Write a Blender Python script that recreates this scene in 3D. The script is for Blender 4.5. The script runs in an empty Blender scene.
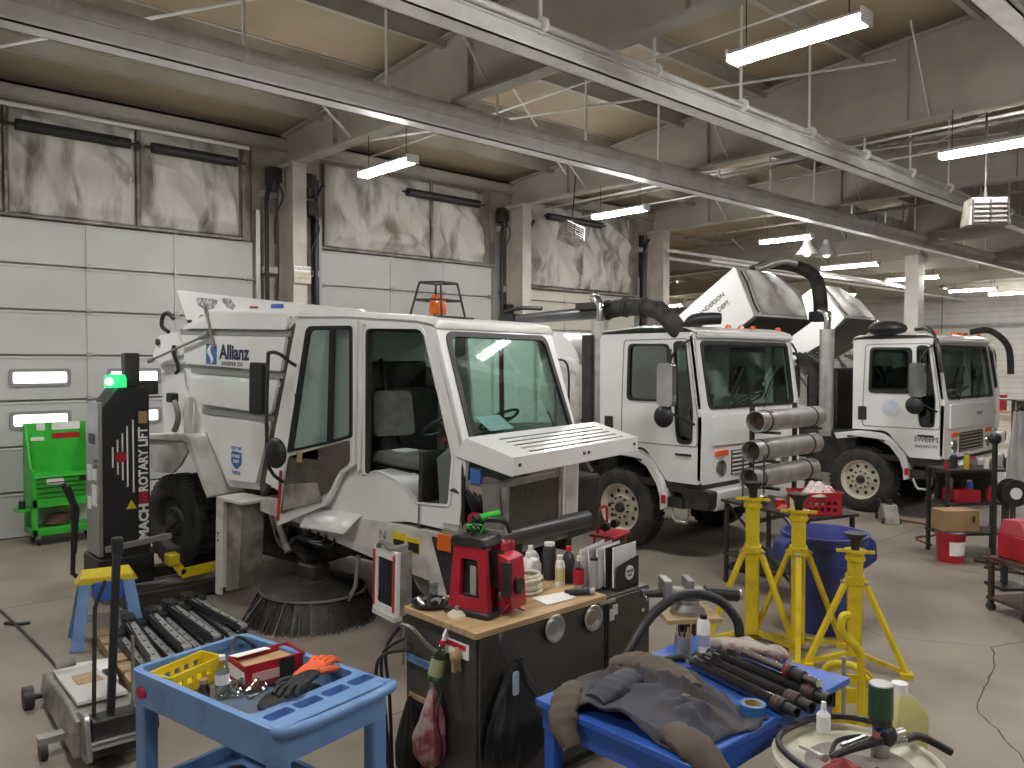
import bpy, bmesh, math, random
from mathutils import Vector, Matrix, Euler, noise
from mathutils.geometry import tessellate_polygon
random.seed(7)
C = bpy.context.scene.collection
R = math.radians
PI = math.pi

# ---------------------------------------------------------------- materials
MATS = {}
def mat(name, col, rough=.5, metal=0., col2=None, scale=3., detail=4., lo=.4, hi=.65, bump=0., bscale=20., emit=None, es=0., spec=.5, stretch=None, coat=0.):
    if name in MATS: return MATS[name]
    m = bpy.data.materials.new(name); m.use_nodes = True
    nt = m.node_tree; b = nt.nodes['Principled BSDF']
    b.inputs['Base Color'].default_value = (*col, 1)
    b.inputs['Roughness'].default_value = rough
    b.inputs['Metallic'].default_value = metal
    b.inputs['Specular IOR Level'].default_value = spec
    b.inputs['Coat Weight'].default_value = coat
    tc = nt.nodes.new('ShaderNodeTexCoord')
    mp = nt.nodes.new('ShaderNodeMapping')
    nt.links.new(tc.outputs['Object'], mp.inputs['Vector'])
    if stretch: mp.inputs['Scale'].default_value = stretch
    if col2 is None: col2 = tuple(c*.82 for c in col)
    n = nt.nodes.new('ShaderNodeTexNoise'); n.inputs['Scale'].default_value = scale; n.inputs['Detail'].default_value = detail
    nt.links.new(mp.outputs[0], n.inputs['Vector'])
    r = nt.nodes.new('ShaderNodeValToRGB')
    r.color_ramp.elements[0].position = lo; r.color_ramp.elements[1].position = hi
    r.color_ramp.elements[0].color = (*col, 1); r.color_ramp.elements[1].color = (*col2, 1)
    nt.links.new(n.outputs['Fac'], r.inputs['Fac'])
    nt.links.new(r.outputs['Color'], b.inputs['Base Color'])
    if bump:
        n2 = nt.nodes.new('ShaderNodeTexNoise'); n2.inputs['Scale'].default_value = bscale; n2.inputs['Detail'].default_value = 3
        nt.links.new(mp.outputs[0], n2.inputs['Vector'])
        bp = nt.nodes.new('ShaderNodeBump'); bp.inputs['Strength'].default_value = bump; bp.inputs['Distance'].default_value = .02
        nt.links.new(n2.outputs['Fac'], bp.inputs['Height']); nt.links.new(bp.outputs[0], b.inputs['Normal'])
    if emit:
        b.inputs['Emission Color'].default_value = (*emit, 1); b.inputs['Emission Strength'].default_value = es
    MATS[name] = m
    return m

def glass(name, tint, refl=.12, rough=.03):
    if name in MATS: return MATS[name]
    m = bpy.data.materials.new(name); m.use_nodes = True
    nt = m.node_tree; nt.nodes.clear()
    o = nt.nodes.new('ShaderNodeOutputMaterial')
    t = nt.nodes.new('ShaderNodeBsdfTransparent'); t.inputs[0].default_value = (*tint, 1)
    g = nt.nodes.new('ShaderNodeBsdfGlossy'); g.inputs['Roughness'].default_value = rough; g.inputs[0].default_value = (.95, 1, .98, 1)
    lw = nt.nodes.new('ShaderNodeLayerWeight'); lw.inputs[0].default_value = .25
    ma = nt.nodes.new('ShaderNodeMath'); ma.operation = 'MULTIPLY_ADD'; ma.inputs[1].default_value = .35; ma.inputs[2].default_value = refl
    nt.links.new(lw.outputs['Facing'], ma.inputs[0])
    mx = nt.nodes.new('ShaderNodeMixShader')
    nt.links.new(ma.outputs[0], mx.inputs[0]); nt.links.new(t.outputs[0], mx.inputs[1]); nt.links.new(g.outputs[0], mx.inputs[2])
    nt.links.new(mx.outputs[0], o.inputs[0])
    MATS[name] = m
    return m

# ---------------------------------------------------------------- mesh builder
def fillet(pts, r, n=4):
    out = []; N = len(pts)
    rr = r if isinstance(r, (list, tuple)) else [r]*N
    for i in range(N):
        p = Vector(pts[i]); a = Vector(pts[i-1]); b = Vector(pts[(i+1) % N])
        d1 = (a-p); d2 = (b-p)
        q = min(rr[i], d1.length*.45, d2.length*.45)
        if q < 1e-4: out.append(tuple(p)); continue
        s = p+d1.normalized()*q; e = p+d2.normalized()*q
        for k in range(n+1):
            t = k/n
            out.append(tuple(s*(1-t)**2+p*2*t*(1-t)+e*t*t))
    return out

def spline(pts, n=6):
    pts = [Vector(p) for p in pts]
    if len(pts) < 3: return pts
    out = []
    for i in range(len(pts)-1):
        p0 = pts[max(i-1, 0)]; p1 = pts[i]; p2 = pts[i+1]; p3 = pts[min(i+2, len(pts)-1)]
        for k in range(n):
            t = k/n
            out.append(.5*((2*p1)+(-p0+p2)*t+(2*p0-5*p1+4*p2-p3)*t*t+(-p0+3*p1-3*p2+p3)*t**3))
    out.append(pts[-1])
    return out

class G:
    def __init__(s): s.v = []; s.f = []
    def add(s, vs, fs):
        o = len(s.v); s.v += [tuple(v) for v in vs]; s.f += [tuple(i+o for i in f) for f in fs]; return s
    def box(s, x0, x1, y0, y1, z0, z1, M=None):
        vs = [Vector((x, y, z)) for x in (x0, x1) for y in (y0, y1) for z in (z0, z1)]
        if M: vs = [M @ v for v in vs]
        return s.add(vs, [(0, 1, 3, 2), (4, 6, 7, 5), (0, 4, 5, 1), (2, 3, 7, 6), (0, 2, 6, 4), (1, 5, 7, 3)])
    def bar(s, p, q, w, h=None, up=(0, 0, 1)):
        h = w if h is None else h
        p = Vector(p); q = Vector(q); d = (q-p).normalized(); u = Vector(up)
        if abs(d.dot(u)) > .98: u = Vector((1, 0, 0))
        a = d.cross(u).normalized(); b = a.cross(d).normalized()
        vs = [e+a*sx*w/2+b*sz*h/2 for e in (p, q) for sx, sz in ((-1, -1), (1, -1), (1, 1), (-1, 1))]
        return s.add(vs, [(3, 2, 1, 0), (4, 5, 6, 7), (0, 1, 5, 4), (1, 2, 6, 5), (2, 3, 7, 6), (3, 0, 4, 7)])
    def cyl(s, p, q, r0, r1=None, n=16, caps=True):
        r1 = r0 if r1 is None else r1
        p = Vector(p); q = Vector(q); d = (q-p).normalized()
        a = d.orthogonal().normalized(); b = d.cross(a)
        vs = []
        for e, r in ((p, r0), (q, r1)):
            for k in range(n):
                t = 2*PI*k/n; vs.append(e+(a*math.cos(t)+b*math.sin(t))*r)
        fs = [(k, (k+1) % n, n+(k+1) % n, n+k) for k in range(n)]
        if caps: fs += [tuple(range(n-1, -1, -1)), tuple(range(n, 2*n))]
        return s.add(vs, fs)
    def tube(s, pts, r, n=8, sm=0, closed=False, caps=True):
        if sm: pts = spline(pts, sm)
        pts = [Vector(p) for p in pts]; N = len(pts)
        rs = r if isinstance(r, (list, tuple)) else None
        vs = []; prev = None
        for i, p in enumerate(pts):
            if closed: d = (pts[(i+1) % N]-pts[i-1])
            else: d = (pts[min(i+1, N-1)]-pts[max(i-1, 0)])
            d = d.normalized() if d.length > 1e-9 else Vector((0, 0, 1))
            a = d.orthogonal().normalized() if prev is None else (prev-d*prev.dot(d))
            if a.length < 1e-6: a = d.orthogonal()
            a.normalize(); prev = a; b = d.cross(a)
            if rs: t_ = i/(N-1)*(len(rs)-1); j = min(int(t_), len(rs)-2); rad = rs[j]+(rs[j+1]-rs[j])*(t_-j)
            else: rad = r
            for k in range(n):
                t = 2*PI*k/n; vs.append(p+(a*math.cos(t)+b*math.sin(t))*rad)
        fs = []
        for i in range(N if closed else N-1):
            j = (i+1) % N
            for k in range(n): fs.append((i*n+k, i*n+(k+1) % n, j*n+(k+1) % n, j*n+k))
        if not closed and caps: fs += [tuple(range(n-1, -1, -1)), tuple(range((N-1)*n, N*n))]
        return s.add(vs, fs)
    def lathe(s, prof, c=(0, 0, 0), ax='z', n=24, a0=0, a1=2*PI):
        full = abs(a1-a0-2*PI) < 1e-6
        m = n if full else n+1
        vs = []
        for (r, h) in prof:
            for k in range(m):
                t = a0+(a1-a0)*k/n; x = r*math.cos(t); y = r*math.sin(t)
                v = {'z': (x, y, h), 'y': (x, h, -y), 'x': (h, x, y)}[ax]
                vs.append((v[0]+c[0], v[1]+c[1], v[2]+c[2]))
        fs = []
        for i in range(len(prof)-1):
            for k in range(n):
                j = (k+1) % m if full else k+1
                fs.append((i*m+k, i*m+j, (i+1)*m+j, (i+1)*m+k))
        return s.add(vs, fs)
    def plate(s, outer, ax, a0, a1, holes=(), M=None):
        loops = [list(outer)]+[list(h) for h in holes]
        tris = tessellate_polygon([[Vector((p[0], p[1], 0)) for p in l] for l in loops])
        flat = [p for l in loops for p in l]; N = len(flat)
        def P(p, a): return {'x': (a, p[0], p[1]), 'y': (p[0], a, p[1]), 'z': (p[0], p[1], a)}[ax]
        vs = [Vector(P(p, a0)) for p in flat]+[Vector(P(p, a1)) for p in flat]
        if M: vs = [M @ v for v in vs]
        fs = [tuple(t) for t in tris]+[tuple(i+N for i in reversed(t)) for t in tris]
        o = 0
        for l in loops:
            n = len(l)
            for k in range(n):
                j = (k+1) % n; fs.append((o+k, o+j, N+o+j, N+o+k))
            o += n
        return s.add(vs, fs)
    def loft(s, rings, caps=True, closed=True):
        n = len(rings[0]); vs = [p for r in rings for p in r]; fs = []
        for i in range(len(rings)-1):
            for k in range(n if closed else n-1):
                j = (k+1) % n; fs.append((i*n+k, i*n+j, (i+1)*n+j, (i+1)*n+k))
        if caps: fs += [tuple(range(n-1, -1, -1)), tuple(range((len(rings)-1)*n, len(rings)*n))]
        return s.add(vs, fs)
    def ball(s, c, r, n=12, m=8):
        r = r if isinstance(r, (tuple, list)) else (r, r, r)
        rings = []
        for i in range(m+1):
            t = PI*i/m; q = max(math.sin(t), 1e-3)
            rings.append([(c[0]+r[0]*q*math.cos(2*PI*k/n), c[1]+r[1]*q*math.sin(2*PI*k/n), c[2]-r[2]*math.cos(t)) for k in range(n)])
        return s.loft(rings)
    def grid(s, nx, ny, fn):
        vs = [fn(i/nx, j/ny) for j in range(ny+1) for i in range(nx+1)]
        fs = [(j*(nx+1)+i, j*(nx+1)+i+1, (j+1)*(nx+1)+i+1, (j+1)*(nx+1)+i) for j in range(ny) for i in range(nx)]
        return s.add(vs, fs)
    def xf(s, M, start=0):
        s.v = s.v[:start]+[tuple(M @ Vector(v)) for v in s.v[start:]]; return s
    def build(s, name, m, parent=None, bevel=0., smooth=None, solid=0., sub=0, label=None):
        me = bpy.data.meshes.new(name); me.from_pydata(s.v, [], s.f)
        bm = bmesh.new(); bm.from_mesh(me)
        if not solid: bmesh.ops.recalc_face_normals(bm, faces=bm.faces)
        bm.to_mesh(me); bm.free()
        me.materials.append(m)
        o = bpy.data.objects.new(name, me); C.objects.link(o)
        if parent: o.parent = parent
        if solid:
            md = o.modifiers.new('s', 'SOLIDIFY'); md.thickness = solid; md.offset = 0
        if bevel:
            md = o.modifiers.new('b', 'BEVEL'); md.width = bevel; md.segments = 2; md.limit_method = 'ANGLE'; md.angle_limit = R(35)
        if sub:
            md = o.modifiers.new('u', 'SUBSURF'); md.levels = sub; md.render_levels = sub
        if smooth is None: smooth = True
        if smooth:
            for p in me.polygons: p.use_smooth = True
            if not sub:
                try: me.set_sharp_from_angle(angle=R(38))
                except Exception: pass
        if label: o['label'] = label
        return o

def thing(name, label, cat, loc=(0, 0, 0), rotz=0., group=None, rot=None):
    o = bpy.data.objects.new(name, None); C.objects.link(o)
    o.empty_display_size = .1
    o.location = loc
    o.rotation_euler = rot if rot else (0, 0, R(rotz))
    o['label'] = label; o['category'] = cat
    if group: o['group'] = group
    return o
def tag(o, label, cat, group=None):
    o['label'] = label; o['category'] = cat
    if group: o['group'] = group
    return o
def st(o):
    o['kind'] = 'structure'; return o
def dup(o, loc=None, rotz=None, label=None, group=None, parent=None):
    c = o.copy(); C.objects.link(c)
    if parent: c.parent = parent
    for ch in list(o.children): dup(ch, parent=c)
    if loc is not None: c.location = loc
    if rotz is not None: c.rotation_euler = (0, 0, R(rotz))
    if label: c['label'] = label
    if group: c['group'] = group
    return c

def text(s, size, M, m, parent, name='lettering', ext=.001, bold=0., sx=1.):
    cu = bpy.data.curves.new(name, 'FONT'); cu.body = s; cu.size = size; cu.extrude = ext; cu.offset = bold
    cu.align_x = 'CENTER'; cu.align_y = 'CENTER'; cu.resolution_u = 2
    t = bpy.data.objects.new('tmp', cu); C.objects.link(t)
    dg = bpy.context.evaluated_depsgraph_get()
    me = bpy.data.meshes.new_from_object(t.evaluated_get(dg))
    bpy.data.objects.remove(t); bpy.data.curves.remove(cu)
    me.transform(M @ Matrix.Diagonal((sx, 1, 1, 1)))
    me.materials.clear(); me.materials.append(m)
    o = bpy.data.objects.new(name, me); C.objects.link(o)
    if parent: o.parent = parent
    return o
def face_M(o, right, up):   # matrix placing text: x->right, y->up
    r = Vector(right).normalized(); u = Vector(up); u = (u-r*u.dot(r)).normalized(); n = r.cross(u)
    return Matrix(((r.x, u.x, n.x, o[0]), (r.y, u.y, n.y, o[1]), (r.z, u.z, n.z, o[2]), (0, 0, 0, 1)))

def merge(name, pieces, parent, bevel=0.):
    me = bpy.data.meshes.new(name); v = []; f = []; mi = []
    for k, (g, m) in enumerate(pieces):
        o = len(v); v += g.v; f += [tuple(i+o for i in q) for q in g.f]; mi += [k]*len(g.f); me.materials.append(m)
    me.from_pydata(v, [], f)
    me.polygons.foreach_set('material_index', mi)
    bm = bmesh.new(); bm.from_mesh(me); bmesh.ops.recalc_face_normals(bm, faces=bm.faces); bm.to_mesh(me); bm.free()
    for p in me.polygons: p.use_smooth = True
    me.set_sharp_from_angle(angle=R(38))
    o = bpy.data.objects.new(name, me); C.objects.link(o)
    if parent: o.parent = parent
    if bevel:
        md = o.modifiers.new('b', 'BEVEL'); md.width = bevel; md.segments = 2; md.limit_method = 'ANGLE'; md.angle_limit = R(35)
    return o
def rect(x0, x1, y0, y1): return [(x0, y0), (x1, y0), (x1, y1), (x0, y1)]
def circ(cx, cy, r, n=20, ry=None): return [(cx+r*math.cos(2*PI*k/n), cy+(ry or r)*math.sin(2*PI*k/n)) for k in range(n)]
# ---------------------------------------------------------------- palette
m_floor = mat('concrete', (.32, .275, .222), .5, 0, (.20, .17, .136), 1.1, 9, .35, .7, .08, 40)
m_wallw = mat('wall_white', (.62, .60, .56), .7, 0, (.54, .52, .48), 1.5)
m_door = mat('door_white', (.56, .56, .548), .45, 0, (.495, .495, .48), .8, 5)
m_seam = mat('seam_and_shade_grey', (.30, .30, .29), .5)
m_ins = mat('insulation', (.60, .575, .52), .5, 0, (.20, .17, .13), 1.5, 10, .50, .70, .5, 5, stretch=(2.4, 1, .7))
m_roof = mat('roof_blanket', (.40, .315, .215), .6, 0, (.30, .235, .155), .5, 5, .4, .7, .25, 3)
m_steel = mat('beam_grey', (.42, .385, .325), .5, 0, (.32, .29, .24), 1.2, 5)
m_rail = mat('rail_grey', (.86, .855, .85), .4, 0, (.74, .73, .72), 3)
m_pipe = mat('pipe_pale', (.76, .75, .73), .35, 0)
m_post = mat('post_cream', (.55, .51, .44), .5)
m_dark = mat('dark_metal', (.035, .033, .032), .45, .3, (.06, .055, .05), 8)
m_black = mat('black_plastic', (.018, .018, .02), .45)
m_rub = mat('rubber', (.022, .021, .021), .75, 0, (.05, .047, .043), 6)
m_white = mat('truck_white', (.82, .82, .81), .28, 0, (.75, .745, .73), 1.2, 6, coat=.3)
m_white2 = mat('dirty_white', (.66, .64, .60), .4, 0, (.40, .37, .32), 4, 8, .5, .75)
m_grime = mat('grimy_grey', (.33, .30, .26), .6, 0, (.16, .14, .12), 5, 8)
m_chrome = mat('chrome', (.75, .75, .75), .16, 1., (.6, .6, .6))
m_stainless = mat('stainless', (.66, .64, .61), .34, .75, (.52, .50, .47), 6)
m_galv = mat('galvanised', (.45, .45, .44), .4, .8)
m_yellow = mat('yellow_paint', (.72, .55, .02), .38, 0, (.55, .40, .02), 7, 6, .5, .7)
m_blue = mat('blue_plastic', (.16, .30, .56), .42, 0, (.12, .23, .44), 6, 6, .5, .7)
m_tblue = mat('blue_table', (.035, .12, .50), .38, 0, (.05, .10, .33), 5, 8, .5, .72)
m_canblue = mat('bin_blue', (.035, .055, .27), .5, 0, (.03, .045, .20), 4)
m_red = mat('red_paint', (.50, .02, .035), .4, 0, (.36, .015, .025), 6)
m_green = mat('green_paint', (.05, .52, .05), .35, 0, (.04, .42, .04), 4)
m_lblue = mat('label_blue', (.06, .16, .48), .5)
m_navy = mat('navy_ink', (.02, .02, .08), .5)
m_ink = mat('ink_black', (.02, .02, .025), .5)
m_paper = mat('paper', (.90, .90, .89), .7)
m_wood = mat('maple_top', (.52, .36, .19), .5, 0, (.38, .25, .12), 3, 6, .4, .7, stretch=(1, 8, 1))
m_pallet = mat('pallet_wood', (.50, .37, .22), .75, 0, (.32, .22, .13), 5, 6, stretch=(1, 7, 1))
m_rim = mat('rim_cream', (.62, .58, .46), .4, 0, (.42, .38, .29), 6, 7, .5, .75)
m_amber = mat('amber_lens', (.85, .16, .02), .25)
m_orange = mat('orange_cloth', (.80, .13, .04), .7)
m_redlens = mat('red_lens', (.55, .02, .02), .3)
m_card = mat('cardboard', (.42, .27, .14), .8, 0, (.36, .22, .11), 4)
m_seat = mat('seat_grey', (.16, .165, .155), .85, 0, (.12, .12, .11), 12)
m_int = mat('cab_interior', (.07, .068, .062), .7, 0, (.045, .043, .04), 6)
m_trim = mat('door_trim', (.11, .095, .075), .65, 0, (.07, .06, .048), 7)
m_cab = mat('cabinet_black', (.075, .070, .065), .38, .1, (.06, .056, .052), 6)
m_cloth = mat('jacket_cloth', (.062, .062, .082), .9, 0, (.10, .085, .075), 5, 6, .45, .7)
m_cloth_blk = mat('bag_black', (.014, .014, .016), .6)
m_glassg = glass('glass_green', (.82, .93, .89), .05)
m_glassd = glass('glass_dark', (.22, .30, .27), .10)
m_glassc = glass('glass_clear', (.72, .82, .80), .10)
m_bottle = glass('clear_plastic', (.80, .84, .84), .12, .1)
m_lamp = mat('lamp_diffuser', (1, 1, 1), .5, emit=(1, .985, .96), es=108)
m_day = mat('window_daylight', (1, 1, 1), .5, emit=(.86, .92, 1.), es=2.2)
m_far = mat('bulb_glow', (1, 1, 1), .5, emit=(1, .9, .75), es=14)
# ================================================================= setting
WY = 12.35           # inner face of the door wall
st(G().box(-14, 42, -12, WY+.3, -.2, 0).build('floor', m_floor, smooth=False))
st(G().box(16.2, 42, WY+.3, 28, -.2, 0).build('floor', m_floor, smooth=False))
def roofz(y): return 6.12+(12.2-y)/12.
RY0, RY1 = -9., 27.
# roof blanket, slack between the purlins
def roof_pt(u, v):
    x = -14+56*u; y = RY0+(RY1-RY0)*v
    sag = .05*math.sin(PI*(((12.2-y)/1.5) % 1.))
    return (x, y, roofz(y)+.02-sag+.012*noise.noise((x*2, y*2, 0)))
st(G().grid(150, 120, roof_pt).build('ceiling', m_roof, solid=.04))
# door wall: pieces round three doors
doors = [(-3.2, 5.78, 4.27), (6.98, 10.86, 4.27), (11.85, 15.45, 3.9)]
wl = G()
xs = [-14]+[v for d in doors for v in d[:2]]+[16.45]
for i in range(0, len(xs), 2): wl.box(xs[i], xs[i+1], WY, WY+.3, 0, 6.0)
for d in doors: wl.box(d[0], d[1], WY+.05, WY+.3, d[2], 6.0)
m_tan = mat('wall_tan', (.34, .305, .24), .65, 0, (.20, .175, .135), 2, 7, .45, .7)
st(wl.build('wall_back', m_tan, smooth=False))
st(G().box(40, 40.3, -12, 28, 0, 8).build('wall_right', m_wallw, smooth=False))
st(G().box(16.2, 40, 27, 27.3, 0, 6).build('wall_far_back', m_wallw, smooth=False))
st(G().box(16.2, 16.45, WY+.3, 27, 0, 6).build('wall_recess_left', m_tan, smooth=False))
st(G().box(-14.3, -14, -12, WY, 0, 8.3).build('wall_left', m_wallw, smooth=False))
st(G().box(-14, 40, -9.3, -9, 0, 8.3).build('wall_front', m_wallw, smooth=False))
bl = G()
for k in range(22): bl.box(39.97, 40, -6, 26, .25+.24*k, .262+.24*k)
st(bl.build('trim_1', m_seam))
st(G().box(39.9, 40, -6, 26, 3.9, 4.05).build('trim_2', m_seam))

# sectional doors
def sect_door(n, x0, x1, h, windows, warm=False):
    root = bpy.data.objects.new('door_%d' % n, None); C.objects.link(root); root['kind'] = 'structure'
    md = mat('door_cream', (.60, .56, .47), .5, 0, (.50, .46, .38), 1) if warm else m_door
    sec = 1.21; pan = G(); seam = G(); hd = .61
    z = 0
    while z < h-.05:
        z1 = min(z+hd, h)
        cuts = []
        for (wx, wz0, wz1) in windows:
            if z < wz0 < z1: cuts.append(fillet(rect(wx-.33, wx+.33, wz0, wz1), .03, 2))
        pan.plate(rect(x0, x1, z+.014, z1-.014), 'y', WY+.0, WY+.05, cuts)
        pan.box(x0, x1, WY-.012, WY, z1-.045, z1-.02)
        z = z1
    pan.build('door_panel', md, root, bevel=.003)
    G().box(x0, x1, WY+.045, WY+.06, 0, h).build('seam_backing', m_seam, root)
    for (wx, wz0, wz1) in windows: pass
    x = x1-sec
    hg = G(); st_ = G()
    while x > x0+.3:
        st_.box(x-.025, x+.025, WY-.014, WY-.0, 0, h)
        for k in range(1, int(h/hd)+1):
            if k*hd < h-.1:
                hg.box(x-.035, x+.035, WY-.03, WY-.012, k*hd-.05, k*hd+.05); hg.cyl((x-.04, WY-.03, k*hd), (x+.04, WY-.03, k*hd), .012, n=8)
        x -= sec
    for xx in (x0+.06, x1-.06):
        for k in range(0, int(h/hd)+1):
            if k*hd < h: hg.box(xx-.04, xx+.04, WY-.03, WY-.012, k*hd-.04, k*hd+.04); hg.cyl((xx-.1, WY-.05, k*hd), (xx+.1, WY-.05, k*hd), .012, n=8)
    st_.build('stile', md, root)
    hg.build('hinge', m_galv, root, label='row of galvanised door hinges')
    for (wx, wz0, wz1) in windows:
        G().plate(fillet(rect(wx-.37, wx+.37, wz0-.04, wz1+.04), .04, 3), 'y', WY-.02, WY+.0, [fillet(rect(wx-.325, wx+.325, wz0+.005, wz1-.005), .03, 3)]).build('window_frame', m_seam, root)
        G().box(wx-.34, wx+.34, WY+.03, WY+.04, wz0-.01, wz1+.01).build('window_pane', m_day, root, label='daylit frosted pane')
    # side track
    tr = G()
    for xx in (x0-.05, x1+.05):
        tr.box(xx-.035, xx+.035, WY-.10, WY, 0, h+.5)
    tr.build('door_track', m_galv, root)
w1 = []
for k in range(-5, 2):
    cx = 2.75+1.21*k
    if -3 < cx < 5.4: w1 += [(cx, 1.49, 1.65), (cx, 2.06, 2.22)]
sect_door(1, -3.2, 5.78, 4.27, w1)
sect_door(2, 6.98, 10.86, 4.27, [])
sect_door(3, 11.85, 15.45, 3.9, [], True)

# stained insulation blankets above the doors
def blanket(x0, x1, z0, z1, seed):
    def f(u, v):
        x = x0+(x1-x0)*u; z = z0+(z1-z0)*v
        n1 = noise.fractal((x*.9+seed, z*3.0*.4, seed), 1., 2., 4)
        cr = abs(noise.noise((x*1.5+z*.9+seed, z*.55-x*.3, 3.1)))
        edge = min(1, min(u, 1-u)*12, min(v, 1-v)*8)
        y = WY-.03-(.10*(.5+n1*.6)+.16*(1-min(cr*4, 1)))*edge
        return (x, y, z)
    return f
k = 0
for x0, x1, z0 in ((-3.2, -1.9, 4.32), (-1.86, .2, 4.32), (.24, 2.35, 4.32), (2.4, 4.0, 4.32), (4.04, 5.55, 4.32), (7.05, 9.3, 4.32), (9.3, 10.6, 4.32), (11.9, 13.5, 3.98), (13.5, 15.2, 3.98)):
    k += 1
    st(G().grid(60, 50, blanket(x0, x1, z0, 5.72, k*7.3)).build('wall_insulation', m_ins, solid=.01))
# blankets' dark torn edges and rolled torsion springs above the doors
tb = G()
for x0, x1 in ((2.45, 3.85), (4.15, 5.4), (.2, 2.2), (-2, 0), (8.6, 10.3), (12.2, 13.9)):
    tb.cyl((x0, WY-.28, 5.42), (x1, WY-.28, 5.42), .075, n=14)
    tb.cyl((x0-.1, WY-.28, 5.42), (x1+.15, WY-.28, 5.42), .02, n=8)
st(tb.build('trim_3', m_black))
# seams, ties and flashing strips over the blankets
sm = G()
for x in (2.37, 4.02, 5.6, 9.31, 13.5): sm.box(x-.018, x+.018, WY-.1, WY-.03, 4.3, 5.75)
for x0, x1, z in ((-3.4, 5.7, 4.285), (6.9, 10.9, 4.285), (11.8, 15.5, 3.93)): sm.box(x0, x1, WY-.09, WY, z-.015, z+.02)
st(sm.build('trim_4', m_grime))
# eave strut along the wall head
ev = G()
ev.box(-14, 16.4, WY-.2, WY-.16, 5.78, 5.98).box(-14, 16.4, WY-.2, WY, 5.95, 5.98).box(-14, 16.4, WY-.2, WY-.1, 5.76, 5.79)
st(ev.build('trim_5', m_steel))
st(G().tube([(-14, WY-.3, 5.66), (5.6, WY-.3, 5.66)], .03).build('trim_6', m_pipe))

# main frames: column + tapered beam every bay
FX = [-3.9, 1.2, 6.3, 11.3, 16.0, 21.2, 26.4, 31.6, 36.8]
m_beamlt = mat('beam_tan', (.43, .395, .335), .5, 0, (.34, .31, .26), 1.0, 5)
for n, X in enumerate(FX):
    if X == 1.2 or X == -3.9: continue
    y0, y1 = -9., (12.2 if X < 16.5 else 26.9)
    g = G()
    zt0, zt1 = roofz(y0)-.14, roofz(y1)-.14
    zb = 5.52
    if X > 16.5: zb = 5.56
    web = [(y1, zb+.02), (y1, max(zt1, zb+.12)), (y0, zt0), (y0, zb+.02)] if X < 16.5 else [(12.2, zb-.4), (26.9, zb-.8), (26.9, zt1-.02), (12.2, roofz(12.2)-.14), (y0, zt0), (y0, zb+.02)]
    g.plate(web, 'x', X-.008, X+.008)
    g.bar((X, y0, zt0), (X, y1, zt1), .22, .025); 
    if X < 16.5: g.box(X-.11, X+.11, y0, y1, zb-.02, zb+.02)
    else:
        g.box(X-.11, X+.11, y0, 12.2, zb-.02, zb+.02)
        g.bar((X, 12.2, zb-.4), (X, 26.9, zb-.8), .22, .03)
    y = y1-1.6
    while y > y0+1:
        for sx in (-1, 1): g.box(*sorted((X+sx*.008, X+sx*.085)), y-.008, y+.008, zb+.03, roofz(y)-.15)
        y -= 3.1
    st(g.build('trim_beam', m_beamlt, smooth=False))
    # flange braces
    gb = G(); y = y1-2.1
    while y > y0+1:
        for sx in (-1, 1): gb.bar((X+sx*.08, y, zb+.03), (X+sx*.75, y, roofz(y)-.2), .035, .012, up=(0, 1, 0))
        y -= 3.0
    st(gb.build('trim_brace', m_pipe, smooth=False))
    if X > 17: continue
    # column
    c = G(); cy = 12.0 if X != 16.0 else 12.05
    c.box(X-.012, X+.012, cy-.22, cy+.22, 0, zb); c.box(X-.12, X+.12, cy-.24, cy-.22, 0, zb); c.box(X-.12, X+.12, cy+.22, cy+.24, 0, zb)
    c.box(X-.16, X+.16, cy-.28, cy+.28, 0, .03); c.box(X-.13, X+.13, cy-.26, cy+.26, zb-.06, zb)
    st(c.build('trim_column', m_post if X < 17 else m_wallw, smooth=False))
# purlins
pg = G(); y = 11.0
while y > -8.5:
    z = roofz(y)
    pg.box(-14, 40, y-.006, y+.006, z-.22, z-.02); pg.box(-14, 40, y-.006, y+.07, z-.225, z-.215); pg.box(-14, 40, y-.07, y+.006, z-.03, z-.02)
    y -= 1.5
y = 13.7
while y < 26:
    z = roofz(y); pg.box(16.5, 40, y-.006, y+.006, z-.2, z-.02); y += 1.5
st(pg.build('trim_purlin', m_steel, smooth=False))
# rod bracing under the roof
rd = G()
for a, b in (((-2.5, 11.3, 5.85), (1.2, 6.5, 6.2)), ((1.4, 11.3, 5.75), (6.1, 4.5, 6.35)), ((6.5, 11.3, 5.7), (11.1, 4.5, 6.35)), ((11.5, 11.3, 5.7), (15.8, 4.5, 6.3)), ((6.5, 4.5, 6.3), (11.1, -2, 6.9)), ((11.5, 4.5, 6.3), (15.8, -2, 6.9)), ((1.4, 4.5, 6.3), (6.1, -2, 6.9)), ((6.5, 7.4, 6.1), (11.1, 10.5, 5.85)), ((11.5, 1, 6.6), (15.8, 6, 6.2))):
    rd.cyl(a, b, .018, n=6)
st(rd.build('trim_rod', m_pipe))
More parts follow.
